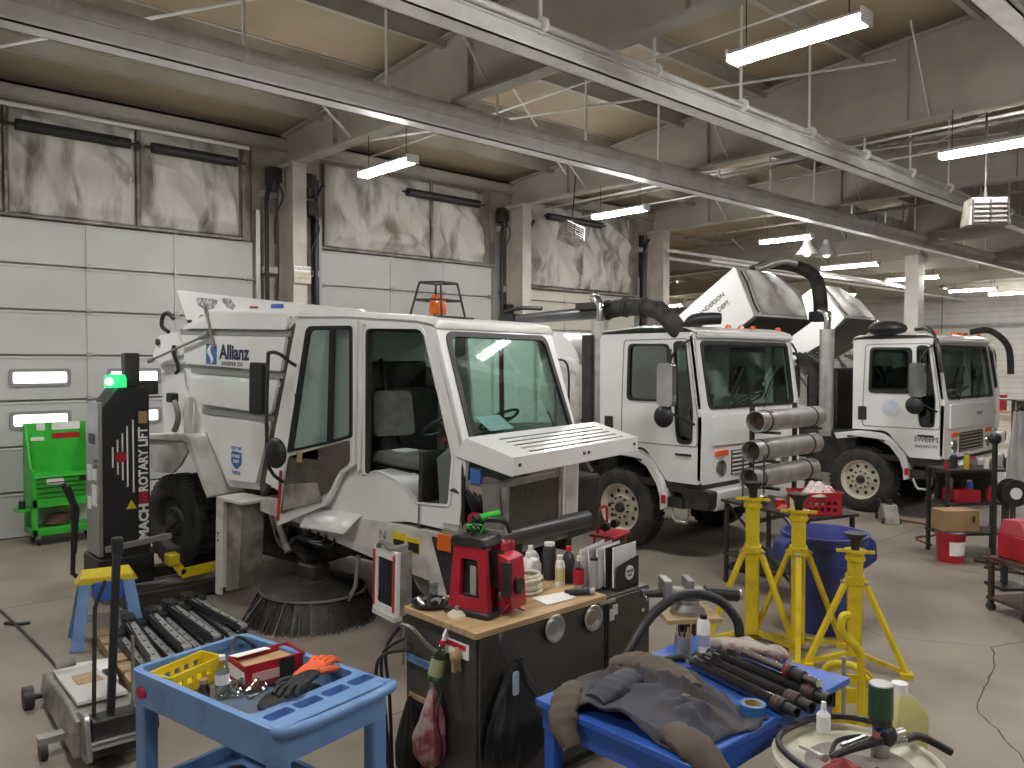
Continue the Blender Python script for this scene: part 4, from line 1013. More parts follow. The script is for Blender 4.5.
    G().box(4.205, 4.22, 0, 2.05, -.13, .015).build('hood_lip', wh, H, bevel=.005)
    for yy in (0, 2.035): G().plate([(3.66, -.01), (3.74, .115), (4.22, .005), (4.20, -.14), (3.66, -.04)], 'y', yy-.0, yy+.015).build('hood_cheek', wh, H, bevel=.004)
    for yy in (.06, 1.02, 1.10, 1.96): G().cyl((4.22, yy, -.05), (4.232, yy, -.05), .014, n=8).build('hood_bolt', m_dark, H)
    # engine bay
    G().plate(fillet(rect(.08, .82, .98, 1.42), .01, 2), 'x', 4.03, 4.09).build('radiator_core', mat('radiator_brown', (.085, .07, .055), .7, .2, (.05, .042, .035), 40), T)
    G().box(4.02, 4.10, .05, .09, .94, 1.46).box(4.02, 4.10, .81, .85, .94, 1.46).box(4.02, 4.10, .05, .85, 1.42, 1.46).build('radiator_frame', m_grime, T)
    G().bar((3.98, .0, 1.44), (4.02, .02, .98), .04, .14).build('perforated_bracket', m_galv, T)
    eng = G(); eng.box(3.35, 3.95, .35, 1.25, .8, 1.35); eng.cyl((3.5, .2, 1.3), (3.5, 1.3, 1.3), .12); eng.cyl((3.85, .5, 1.2), (3.98, .5, 1.2), .2, n=20); eng.box(3.5, 3.8, .0, .35, .9, 1.1)
    eng.build('engine_block', m_grime, T, bevel=.02)
    G().box(3.70, 3.95, .95, 1.25, 1.2, 1.58).build('coolant_tank', m_white2, T, bevel=.04)
    G().plate(fillet([(3.70, 1.30), (4.0, 1.22), (4.02, 1.36), (3.86, 1.42), (3.72, 1.44)], .03, 3), 'y', .05, .30).build('air_duct', mat('duct_beige', (.42, .34, .29), .6), T, bevel=.02)
    G().plate(rect(3.76, 3.86, 1.42, 1.54), 'y', .03, .06).build('tag', m_lblue, T, label='small pale blue tag')
    G().cyl((3.80, .02, 1.14), (3.80, .10, 1.14), .05, n=12).build('red_cap', m_red, T)
    for k in range(6): G().tube([(3.5+.06*k, .1, 1.15), (3.6+.05*k, .0+.03*k, 1.35), (3.75+.03*k, .05, 1.25), (3.8, .1+.1*k, 1.0)], .016, sm=4).build('engine_hose', m_black, T)
    G().tube([(3.7, .02, 1.62), (3.72, .0, 1.35), (3.72, .02, 1.0)], .018).build('prop_rod', m_black, T)
    # front right post
    G().box(4.0, 4.04, .98, 1.24, 1.02, 1.60).build('front_panel_strip', wh, T, bevel=.006)
    G().plate(fillet(rect(1.02, 1.20, 1.06, 1.56), .02, 2), 'x', 4.04, 4.045).build('strip_recess', m_white2, T)
    G().bar((3.9, 1.35, 1.65), (4.1, 1.38, 1.40), .02, .02).build('hood_strut', m_galv, T)
    G().box(3.45, 3.9, 1.3, 1.9, .75, 1.3).build('air_filter_housing', m_dark, T, bevel=.03)
    return T
SW = sweeper()
# ================================================================= loose things on the floor
# --- green tool cart by the door
def gcart():
    T = thing('tool_cart', 'bright green rolling tool cart with chrome drawer trims, against the garage door', 'cart', (2.47, 11.6, 0))
    W_ = .80
    G().box(0, W_, .42, .45, .88, 1.55).build('back_panel', m_green, T, bevel=.005)
    for x in (0, W_-.03): G().plate([(0, .88), (.45, .88), (.45, 1.55), (.36, 1.55), (.12, .98), (0, .98)], 'x', x, x+.03).build('side_panel', m_green, T, bevel=.005)
    G().box(0, W_, 0, .45, .60, .885).build('drawer_case', m_green, T, bevel=.008)
    for k, (z0, z1) in enumerate(((.825, .875), (.765, .815), (.70, .755), (.625, .69))):
        d = G().box(.05, W_-.05, -.012, .0, z0, z1).build('drawer', m_green, T, bevel=.004)
        G().box(.05, W_-.05, -.026, -.012, z1-.014, z1-.002).build('drawer_trim', m_chrome, d)
    for x in (0, W_-.06):
        for y in (0, .39): G().box(x, x+.06, y, y+.06, .13, .60).build('post', m_green, T, bevel=.005)
    G().box(0, W_, 0, .45, .13, .22).build('bottom_tray', m_green, T, bevel=.006)
    G().box(0, W_, 0, .45, .49, .60).build('lower_drawer', m_green, T, bevel=.006)
    G().box(.06, W_-.06, .38, .39, .22, .49).build('rear_shelf_board', m_wallw, T)
    for x in (.08, W_-.08):
        for y in (.06, .39):
            c = G().cyl((x-.015, y, .05), (x+.015, y, .05), .05, n=16).build('caster', m_rub, T); G().box(x-.025, x+.025, y-.03, y+.03, .08, .13).build('caster_fork', m_galv, c)
    G().box(-.16, .0, .05, .3, .45, .48).build('side_shelf', m_green, T, bevel=.005)
    for (x, z, w, h, m, s_) in ((.20, 1.50, .10, .10, m_paper, ''), (.50, 1.50, .34, .10, m_paper, 'SERVICE'), (.16, 1.34, .16, .05, m_paper, 'PRO'), (.50, 1.37, .34, .07, m_red, 'PARTS'), (.26, .96, .20, .08, m_paper, 'AUTO'), (.62, .97, .16, .06, m_ink, '')):
        y = .415 if z > 1.1 else .10
        if z > 1.1: G().plate(fillet(rect(x-w/2, x+w/2, z-h/2, z+h/2), .02, 3), 'y', y, y+.004).build('sticker', m, T)
        else: G().plate(fillet(rect(x-w/2, x+w/2, z-h/2-.14, z+h/2-.14), .03, 3), 'y', -.018, -.012).build('sticker', m, T)
    return T
gcart()
o = thing('hose_coil', 'dark reddish coil lying in the green cart\'s bottom tray', 'hose', (2.78, 11.78, .23))
for k in range(4): G().tube([(.14*math.cos(a)+.02*k, .10*math.sin(a), .03+.03*k) for a in [2*PI*q/20 for q in range(20)]], .02, closed=True).build('hose_loop', mat('maroon_rubber', (.16, .07, .06), .6), o)
o = thing('tin_can', 'small dark tin on the green cart\'s side shelf', 'can', (2.39, 11.76, .48))
G().cyl((0, 0, 0), (0, 0, .10), .04).build('can_body', m_dark, o); G().cyl((0, 0, .10), (0, 0, .13), .03).build('can_lid', m_grime, o)

# --- mobile column lift
def lift():
    T = thing('column_lift', 'black mobile column lift with white vertical lettering, gripping the sweeper\'s rear wheel', 'lift', (2.44, 8.4, 0))
    face = fillet([(-.05, .44), (.39, .44), (.39, 2.10), (.10, 2.10), (-.05, 1.90)], .015, 2)
    G().plate(face, 'y', 0, .36).build('mast_cover', m_black, T, bevel=.01)
    G().plate([(0, .46), (.40, .46), (.40, 1.74), (.30, 1.96), (0, 1.96)], 'x', -.09, -.05).build('control_panel', m_galv, T, bevel=.006)
    for k, (y, z, w, h) in enumerate(((.05, 1.2, .14, .14), (.22, 1.18, .12, .16), (.05, .95, .14, .2), (.22, .9, .12, .12), (.1, 1.55, .18, .1))): G().box(-.096, -.09, y, y+w, z, z+h).build('control_label', m_paper if k != 4 else m_dark, T)
    for z in (1.40, 1.34): G().cyl((-.12, .06, z), (-.09, .06, z), .022).build('push_button', m_grime, T)
    G().box(.10, .36, .365, .5, .30, 2.0).build('column', m_dark, T, bevel=.006)
    G().box(.20, .34, .10, .24, 2.10, 2.44).build('motor_post', m_dark, T, bevel=.015)
    G().box(.32, .52, .1, .26, 2.02, 2.16).build('top_plate', m_dark, T, bevel=.01)
    G().lathe([(.001, .13), (.085, .125), (.10, .09), (.10, .0)], (.10, .08, 2.10), 'z', 18).build('green_beacon', mat('green_lens', (.02, .45, .12), .3, emit=(.02, .9, .2), es=.8), T)
    G().ball((.02, -.0, 2.16), .035).build('beacon_lamp', mat('beacon_white', (1, 1, 1), .4, emit=(.6, 1, .75), es=9), T)
    G().box(.27, .375, -.012, -.0, .48, 1.86).build('lettering_strip', m_ink, T)
    text('ROTARY LIFT', .122, face_M((.325, -.016, 1.38), (0, 0, 1), (-1, 0, 0)), m_paper, T, bold=.004, sx=.88)
    text('MACH', .125, face_M((.325, -.016, .76), (0, 0, 1), (-1, 0, 0)), m_paper, T, bold=.006)
    G().box(.28, .365, -.016, -.012, .94, 1.06).build('red_block', m_red, T)
    for k, (h0) in enumerate((.10, .17, .23, .30, .36)):
        x = .035+.045*k if k < 4 else .225
        G().box(x, x+.014, -.008, 0, 1.42-h0, 1.42+h0).build('stripe', m_paper, T)
    G().cyl((.11, -.014, 1.42), (.11, -.0, 1.42), .055, n=24).build('red_roundel', m_red, T)
    G().plate([(.16, .90), (.26, .90), (.21, .99)], 'y', -.006, 0).build('warning_triangle', m_yellow, T)
    G().box(.28, .365, -.02, -.012, 1.74, 1.86).build('note', m_card, T)
    # base, forks, handle
    for y in (-.42, .55): G().box(.0, 1.16, y, y+.13, .03, .15).build('base_leg', m_dark, T, bevel=.008)
    G().box(-.10, .42, -.02, .5, .15, .44).build('base_housing', m_black, T, bevel=.02)
    for x, y in ((.05, -.2), (.05, .6), (1.1, -.26), (1.1, .66)): G().cyl((x, y, .05), (x, y+.05, .05), .05).build('base_wheel', m_rub, T)
    for y, s_ in ((-.28, 1), (.95, -1)): G().bar((.48, y, .43), (.60, y, .24), .05, .08).bar((.58, y, .24), (1.06, y, .27), .05, .09).build('fork', m_yellow, T)
    G().box(.44, .56, -.34, -.20, .34, .46).build('fork_knuckle', m_yellow, T, bevel=.02)
    G().tube([(-.47, -.3, 1.25), (-.38, -.3, 1.02), (-.40, -.3, .42), (-.24, -.3, .27), (-.1, -.25, .24)], .022, 8).tube([(-.42, -.3, 1.22), (-.35, -.3, 1.0), (-.38, -.3, .6)], .016, 8).build('tow_handle', m_black, T)
    G().bar((-.15, -.42, .62), (.45, -.38, .66), .04, .05).build('handrail', m_galv, T)
lift()
G_ = G
# --- blue stand with yellow saddle
def bstand():
    T = thing('support_stand', 'blue folding support stand with yellow top, behind the floor jack', 'stand', (2.10, 7.32, 0), -12)
    G().loft([[(-.20, -.09, .56), (.20, -.09, .56), (.24, -.09, .50), (-.24, -.09, .50)][::1], [(-.18, .09, .60), (.18, .09, .60), (.24, .09, .50), (-.24, .09, .50)]]).build('saddle', m_yellow, T, bevel=.01)
    for sx, sy in ((-1, -1), (1, -1), (-1, 1), (1, 1)): G().bar((.16*sx, .07*sy, .52), (.24*sx, .22*sy, .0), .09, .03, up=(0, 1, 0)).build('leg', m_blue, T)
    G().box(-.2, .2, -.15, -.13, .22, .27).build('brace', m_galv, T); G().box(-.1, .12, -.12, .1, .36, .52).build('centre_block', m_tblue, T, bevel=.01)
bstand()
# --- floor jack
def jack():
    T = thing('floor_jack', 'long silver wheeled floor jack with upright black handle, at lower left', 'jack', (1.5, 5.65, 0), -3)
    silver = mat('jack_silver', (.42, .41, .38), .38, .5, (.24, .22, .19), 7, 6)
    G().loft([[(-.17, .62, .06), (.17, .62, .06), (.15, .62, .20), (-.15, .62, .20)], [(-.19, -.1, .06), (.19, -.1, .06), (.16, -.1, .26), (-.16, -.1, .26)], [(-.21, -.62, .08), (.21, -.62, .08), (.20, -.62, .30), (-.20, -.62, .30)]]).build('frame', silver, T, bevel=.012)
    G().loft([[(-.11, .5, .22), (.11, .5, .22), (.11, .5, .24), (-.11, .5, .24)], [(-.14, -.4, .30), (.14, -.4, .30), (.14, -.4, .32), (-.14, -.4, .32)]]).build('cover_plate', m_white2, T)
    G().loft([[(-.05, .22, .267), (.08, .22, .267), (.08, .22, .272), (-.05, .22, .272)], [(-.06, -.02, .288), (.09, -.02, .288), (.09, -.02, .294), (-.06, -.02, .294)]]).build('rust_patch', m_wood, T)
    G().cyl((-.26, .55, .07), (.26, .55, .07), .02).build('front_axle', m_dark, T)
    for x in (-.28, .22): G().cyl((x, .55, .075), (x+.06, .55, .075), .075, n=20).build('wheel', m_dark, T)
    for s_ in (-1, 1):
        a = G().box(*sorted((.20*s_, .34*s_)), -.36, -.28, .10, .14).build('caster_arm', m_galv, T)
        G().cyl((.31*s_-.02, -.32, .055), (.31*s_+.02, -.32, .055), .055, n=16).build('caster', m_dark, a)
    G().box(-.13, .13, -.70, -.56, .08, .30).build('handle_yoke', m_dark, T, bevel=.015)
    for x in (-.17, .13): G().plate(fillet([(-.80, .10), (-.56, .08), (-.52, .32), (-.72, .36)], .05, 3), 'x', x, x+.025).build('yoke_cheek', m_galv, T)
    G().cyl((-.17, -.72, .17), (.17, -.72, .17), .03).build('pump', m_chrome, T)
    G().bar((-.02, -.64, .2), (.04, -.60, 1.26), .042, .042).build('handle', m_black, T, bevel=.006)
    G().box(.012, .072, -.625, -.575, 1.22, 1.32).build('handle_cap', m_black, T, bevel=.01)
    G().tube([(-.10, -.62, .3), (-.06, -.5, .9), (.0, -.5, 1.05)], .012).build('release_rod', m_dark, T)
    G().tube([(.10, -.66, .3), (.12, -.6, .72)], .010).build('lever_rod', m_grime, T)
    G().cyl((-.06, .66, .20), (.06, .66, .22), .03).build('saddle_pin', m_grime, T)
jack()
tag(G().tube([(1.60, 8.8, .012), (1.62, 7.6, .012), (1.61, 6.55, .012)], .012, 6, 3).build('hook_rod', m_dark), 'thin dark rod lying on the floor behind the floor jack', 'rod')
tag(G().tube([(1.55, 8.35, .012), (1.62, 8.25, .014), (1.72, 8.22, .014)], .016, 6, 3).build('rod_hook', m_dark), 'small dark hook lying across the thin floor rod', 'hook')

# --- pallet with strips
def pallet():
    T = thing('wooden_pallet', 'pale wooden pallet under the black and silver strips', 'pallet', (2.38, 6.38, 0), -6)
    for k in range(7): G().box(-.50, .50, -.78+.235*k, -.62+.235*k, .115, .135).build('deck_board', m_pallet, T, bevel=.003)
    for x in (-.48, -.04, .40): G().box(x, x+.08, -.8, .8, .02, .115).build('stringer', m_pallet, T, bevel=.003)
    for y in (-.78, 0, .66): G().box(-.5, .5, y, y+.1, 0, .02).build('bottom_board', m_pallet, T)
pallet()
def strip():
    T = thing('mounting_strip', 'black and silver slotted metal strip lying in the pile on the pallet', 'strip', (0, 0, 0), group='slotted strips piled on the pallet')
    G().box(-.045, .045, -.60, .60, .0, .014).box(-.045, -.038, -.6, .6, .014, .05).box(.038, .045, -.6, .6, .014, .035).build('channel', m_black, T, bevel=.003)
    s_ = G().box(-.034, .034, -.56, .43, .014, .036).build('bar', mat('bar_silver', (.62, .62, .62), .32, .45, (.42, .42, .43), 8), T, label='silver bar')
    for k in range(6): G().cyl((.004, -.45+.17*k, .036), (.004, -.45+.17*k, .039), .011, n=8).build('slot', m_ink, s_)
    G().box(-.05, .05, .44, .60, .014, .07).build('clamp', m_black, T, bevel=.012)
    G().tube([(-.03, -.5, .045), (-.038, -.2, .052), (-.03, .1, .05), (-.03, .5, .08)], .007, 6, 4).build('wire', m_black, T)
    return T
s0 = strip(); rnd = random.Random(5)
pos = ['leftmost', 'second from the left', 'third from the left', 'fourth from the left', 'fifth from the left', 'fourth from the right', 'third from the right', 'second from the right', 'rightmost']
for k in range(9):
    o = s0 if k == 0 else dup(s0)
    dy = rnd.uniform(-.06, .06)
    o.location = (2.00+.108*k, 6.30+.065*k+dy, .137); o['label'] = 'black and silver slotted strip in the bottom layer on the pallet, %s' % pos[k]
    o.rotation_euler = (0, 0, R(-4.5))
for k in range(4):
    o = dup(s0, label='black and silver slotted strip on top of the pile, %s' % ('leftmost', 'second', 'third', 'rightmost')[k]); o.location = (2.08+.23*k, 6.42+.10*k, .214); o.rotation_euler = (0, 0, R(-8+3*k))
o = tag(G().box(-.17, .17, -.25, .25, 0, .10).build('carton', m_paper, bevel=.004), 'small white carton on the floor beside the wooden pallet', 'box'); o.location = (1.70, 6.35, .0); o.rotation_euler = (0, 0, R(-12))

# ================================================================= blue service cart
def scart():
    T = thing('service_cart', 'blue plastic service cart with moulded handle, at lower left', 'cart', (1.718, 3.654, 0), 10.4)
    hx, hy, zt = .33, .57, .85
    def rr(hx, hy, r=.06): return fillet(rect(-hx, hx, -hy, hy), r, 4)
    # top tray: rim with two pits (main well + handle compartments)
    main = fillet(rect(-hx+.035, hx-.035, -.36, hy-.035), .04, 3)
    pits = [fillet(rect(-hx+.05+.155*k, -hx+.185+.155*k, -hy+.09, -.41), .02, 3) for k in range(4)]
    G().plate(rr(hx, hy), 'z', zt-.045, zt, [main]+pits).build('tray_rim', m_blue, T, bevel=.010)
    G().plate(rr(hx-.008, hy-.008), 'z', zt-.15, zt-.12).build('tray_floor', mat('tray_dirty', (.10, .15, .24), .6, 0, (.14, .12, .10), 6, 6, .4, .65), T)
    skirt = rr(hx-.004, hy-.004, .055)
    G().plate(skirt, 'z', zt-.16, zt-.04, [rr(hx-.03, hy-.03, .04)]).build('tray_wall', m_blue, T)
    G().plate(rect(-hx+.03, hx-.03, -hy+.03, -.38), 'z', zt-.06, zt-.045).build('pocket_floor', m_tblue, T)
    G().tube([(-hx+.03, -hy+.06, zt-.02), (-hx+.05, -hy-.05, zt), (0, -hy-.08, zt+.005), (hx-.05, -hy-.05, zt), (hx-.03, -hy+.06, zt-.02)], .025, 10, 5).build('push_handle', m_blue, T)
    for sx in (-1, 1):
        for sy in (-1, 1):
            G().box(*sorted((sx*(hx-.10), sx*(hx-.015))), *sorted((sy*(hy-.09), sy*(hy-.015))), .16, zt-.14).build('leg', m_blue, T, bevel=.015)
            c = G().cyl((sx*(hx-.07)-.015, sy*(hy-.07), .06), (sx*(hx-.07)+.015, sy*(hy-.07), .06), .06, n=18).build('caster', m_dark, T)
            G().box(sx*(hx-.07)-.03, sx*(hx-.07)+.03, sy*(hy-.07)-.03, sy*(hy-.07)+.03, .10, .165).build('caster_fork', m_galv, c)
    G().plate(rr(hx, hy), 'z', .16, .20).build('lower_shelf', m_blue, T, bevel=.008)
    G().plate(rr(hx, hy), 'z', .20, .27, [rr(hx-.03, hy-.03, .04)]).build('shelf_lip', m_blue, T)
    G().plate([(a[0]*.04, zt-.095+a[1]*.028) for a in circ(0, 0, 1, 20)], 'x', -hx-.006, -hx, (), Matrix.Translation((0, .46, 0))).build('badge', m_red, T)
    return T
CT = scart()
ca, sa = math.cos(R(10.4)), math.sin(R(10.4))
def on_cart(x, y): return (1.718+x*ca-y*sa, 3.654+x*sa+y*ca)
zc = .735
def put(o, x, y, z, rz=0): p = on_cart(x, y); o.location = (p[0], p[1], z); o.rotation_euler = (0, 0, R(10.4+rz))
o = thing('parts_tray', 'yellow perforated parts tray in the blue cart', 'tray', (0, 0, 0))
for xx in (-.17, .16): G().box(xx, xx+.01, -.075, .075, 0, .11).build('end_wall', m_yellow, o)
for yy in (-.08, .07): G().plate(rect(-.17, .17, 0, .115), 'y', yy, yy+.01, [rect(-.14+.06*k, -.105+.06*k, .05, .08) for k in range(5)]).build('slotted_wall', m_yellow, o)
G().box(-.17, .17, -.08, .08, 0, .008).build('tray_bottom', m_yellow, o)
put(o, -.12, .40, zc, 12)
o = thing('water_bottle', 'clear ribbed water bottle standing by the yellow tray', 'bottle', (0, 0, 0))
G().lathe([(.001, 0), (.030, 0), (.034, .01), (.032, .03), (.034, .05), (.032, .07), (.034, .09), (.034, .13), (.022, .16), (.013, .175), (.013, .19)], n=20).build('bottle_body', m_bottle, o)
G().lathe([(.0345, .07), (.0345, .12)], n=20).build('bottle_label', m_paper, o); G().cyl((0, 0, .185), (0, 0, .205), .015).build('bottle_cap', m_paper, o)
put(o, -.10, .14, zc)
o = thing('small_jar', 'small brown glass jar beside the water bottle', 'jar', (0, 0, 0))
G().lathe([(.001, 0), (.026, 0), (.028, .05), (.018, .07), (.018, .08)], n=18).build('jar_body', glass('amber_glass', (.45, .30, .12), .12), o); G().cyl((0, 0, .075), (0, 0, .095), .021).build('jar_lid', m_card, o)
put(o, -.16, .20, zc)
o = thing('parts_carton', 'red and white open-topped parts carton on the blue cart', 'box', (0, 0, 0))
G().plate(rect(-.16, .16, -.10, .10), 'z', 0, .12, [rect(-.154, .154, -.094, .094)]).build('carton_wall', m_red, o); G().box(-.155, .155, -.095, .095, .0, .004).build('carton_base', m_card, o)
for (x0, x1) in ((-.155, .03),): G().plate([(x0, .098), (x1, .098), (x1+.02, .06), (x0+.02, .05)], 'z', .118, .122).build('carton_flap', m_paper, o)
G().plate(rect(-.161, -.156, -.1, .1), 'z', .03, .09).build('carton_panel', m_paper, o); G().plate(rect(.02, .10, -.104, -.100), 'z', .02, .115).build('black_panel', m_ink, o)
G().box(-.12, .05, -.103, -.100, .03, .075).build('print', mat('print_pink', (.75, .45, .42), .6), o)
G().box(-.14, .14, -.08, .08, .004, .09).build('packing', m_wood, o)
put(o, .17, .16, zc+.01, -12)
def cloth_lump(name, label, cat, m, sx, sy, h, seed, parent=None, nf=3.5):
    def f(u, v):
        a = 2*PI*u; r = v*(1+.22*noise.noise((math.cos(a)*1.2+seed, math.sin(a)*1.2, seed)))
        x = sx*r*math.cos(a); y = sy*r*math.sin(a)
        q = max(0, 1-v**2.2)
        z = h*q*(.55+.65*abs(noise.noise((x*nf/sx*.6+seed, y*nf/sy*.6, seed)))*1.4)+.004
        return (x, y, z)
    o = G().grid(40, 14, f).build(name, m, parent, solid=.004)
    if label: tag(o, label, cat)
    return o
o = cloth_lump('plastic_bag', 'crumpled clear plastic bag in the middle of the blue cart', 'bag', m_bottle, .13, .10, .08, 4.2); put(o, .03, .14, zc)
o = cloth_lump('rag', 'dark crumpled rag in front of the red carton on the blue cart', 'rag', m_cloth_blk, .17, .10, .06, 9.1); put(o, .10, -.12, zc)
def glove(name, label, m, grp=None):
    T = thing(name, label, 'glove', (0, 0, 0))
    def rg(x, y, z, a, b): return [(x, y+a*math.cos(t), z+b*math.sin(t)) for t in [2*PI*k/10 for k in range(10)]]
    G().loft([rg(-.10, 0, .02, .045, .018), rg(-.05, 0, .022, .038, .018), rg(-.02, 0, .024, .045, .02), rg(.04, 0, .022, .045, .018), rg(.06, 0, .02, .04, .012)]).build('palm', m, T, sub=1)
    for k, (y, L, a_) in enumerate(((-.033, .07, -.18), (-.011, .085, -.04), (.012, .08, .06), (.033, .062, .2))): G().tube([(.04, y, .02), (.05+L*.5, y+L*.5*a_, .028), (.05+L, y+L*a_, .014)], [.012, .012, .009], 8, 4).build('finger', m, T)
    G().tube([(-.02, -.04, .02), (.02, -.07, .02), (.05, -.08, .014)], [.014, .013, .010], 8, 4).build('thumb', m, T)
    return T
o = glove('work_glove', 'bright orange work glove lying on the blue cart', m_orange); put(o, .15, -.22, zc+.12, 20); o.scale = (1.25, 1.25, 1.3)
o = glove('work_glove', 'black work glove under the orange glove on the cart', m_cloth_blk); put(o, .02, -.30, zc+.12, -160); o.scale = (1.2, 1.2, 1.3)
tag(G().tube([(0, 0, .01), (-.04, .1, .10), (.04, .2, .14), (.14, .16, .06), (.2, .1, .01)], .009, 8, 6).build('hose_piece', m_black), 'short arched black hose at the back of the blue cart', 'hose').location = (*on_cart(.14, .28), zc)
m_sand = mat('metal_bits', (.3, .28, .25), .4, .7)
for k in range(9):
    x, y = rnd.uniform(-.1, .25), rnd.uniform(-.3, .3)
    o = G().cyl((-.02, 0, .006), (.02+.02*rnd.random(), 0, .006), .006, n=6).cyl((-.024, 0, .006), (-.018, 0, .006), .011, n=6).build('bolt', m_sand); tag(o, 'loose steel bolt lying in the blue cart\'s tray', 'bolt', 'loose bolts in the cart tray'); put(o, x, y, zc, rnd.uniform(0, 180))
tag(G().box(-.03, .03, -.02, .02, 0, .003).build('card_scrap', m_paper), 'scrap of white card on the cart by the gloves', 'card').location = (*on_cart(-.1, -.2), zc+.002)
# machines on the lower shelf
o = thing('angle_grinder', 'black power tool on the cart\'s lower shelf', 'tool', (*on_cart(.05, -.30), .22), 40)
G().cyl((-.16, 0, .08), (.08, 0, .08), .05, .06).build('motor_body', m_black, o); G().cyl((.10, 0, .02), (.10, 0, .12), .06).build('gear_head', m_galv, o); G().cyl((.10, 0, .0), (.10, 0, .02), .09, n=24).build('guard', m_dark, o); G().tube([(-.16, 0, .08), (-.24, .05, .05), (-.2, .15, .02)], .01, 8, 4).build('cord', m_black, o)
o = thing('air_tool', 'dark wheeled tool with round end on the cart\'s lower shelf', 'tool', (*on_cart(-.12, .0), .20), 10)
G().lathe([(.001, -.04), (.11, -.04), (.12, 0), (.11, .04), (.001, .04)], (0, 0, .13), 'x', 24).build('drum', m_dark, o); G().lathe([(.001, -.045), (.05, -.045)], (0, 0, .13), 'x', 20).build('drum_face', m_galv, o); G().box(-.05, .2, -.06, .06, .0, .08).build('tool_base', m_black, o, bevel=.01)

# ================================================================= cabinets with wooden top
def bench():
    T = thing('workbench_cabinet', 'black steel cabinet workbench with pale wooden top', 'cabinet', (2.66, 3.14, 0))
    L = 1.0; Dp = .62
    G().box(0, L, .01, Dp, .06, .93).build('carcass', m_cab, T, bevel=.006); G().box(.03, L-.03, .04, Dp, 0, .06).build('plinth', m_black, T)
    G().plate(fillet(rect(-.02, L+.0, -.02, Dp), .02, 3), 'z', .931, .965).build('wooden_top', m_wood, T, bevel=.006)
    d = G().box(.015, L-.01, -.008, .009, .09, .92).build('front_panel', m_cab, T, bevel=.004)
    # left side: open shelves
    G().box(-.012, 0, .32, .60, .66, .70).build('shelf_edge', m_blue, T); G().box(-.012, 0, .34, .58, .46, .485).build('shelf_board', m_card, T)
    G().box(-.006, 0, .06, .26, .80, .88).build('label_plate', m_paper, T); G().box(-.008, -.006, .08, .24, .845, .872).build('label_strip', m_red, T)
    G().box(-.008, 0, .30, .60, .12, .45).build('side_recess', m_black, T)
    return T
BN = bench()
o = thing('storage_cabinet', 'plain black cabinet at the bench\'s right end, under the file holder', 'cabinet', (3.67, 3.14, 0))
G().box(0, .42, 0, .62, .05, .945).build('carcass', m_cab, o, bevel=.006); G().box(.012, .408, -.012, -.001, .08, .93).build('door', m_cab, o, bevel=.004); G().box(.03, .39, .03, .6, 0, .05).build('plinth', m_black, o)
G().box(-.08, .06, -.028, -.012, .915, .93).build('top_handle', m_galv, o)
G().plate(rect(.02, .06, .80, .87), 'y', -.018, -.012).build('white_tag', m_paper, o); G().plate(rect(.045, .09, .83, .89), 'y', -.020, -.014).build('white_tag', m_paper, o); G().cyl((.34, -.018, .80), (.34, -.012, .80), .012).build('sticker_dot', m_paper, o)
o = thing('magnetic_bowl', 'x', 'bowl', (3.20, 3.128, .872), group='steel bowls stuck on the bench front')
G().lathe([(.001, -.012), (.035, -.012), (.040, -.008), (.055, -.030), (.062, -.032), (.064, -.028), (.045, .0), (.001, .0)], ax='y', n=32).build('bowl_dish', m_stainless, o); G().lathe([(.001, -.014), (.034, -.014)], ax='y', n=28).build('bowl_centre', mat('bowl_tan', (.36, .31, .25), .4, .3), o, label='tan centre disc')
o['label'] = 'left round steel bowl stuck to the bench front'; o.scale = (1.2, 1, 1.2); dup(o, (3.52, 3.128, .862), label='right round steel bowl stuck to the bench front, nearer the black cabinet')

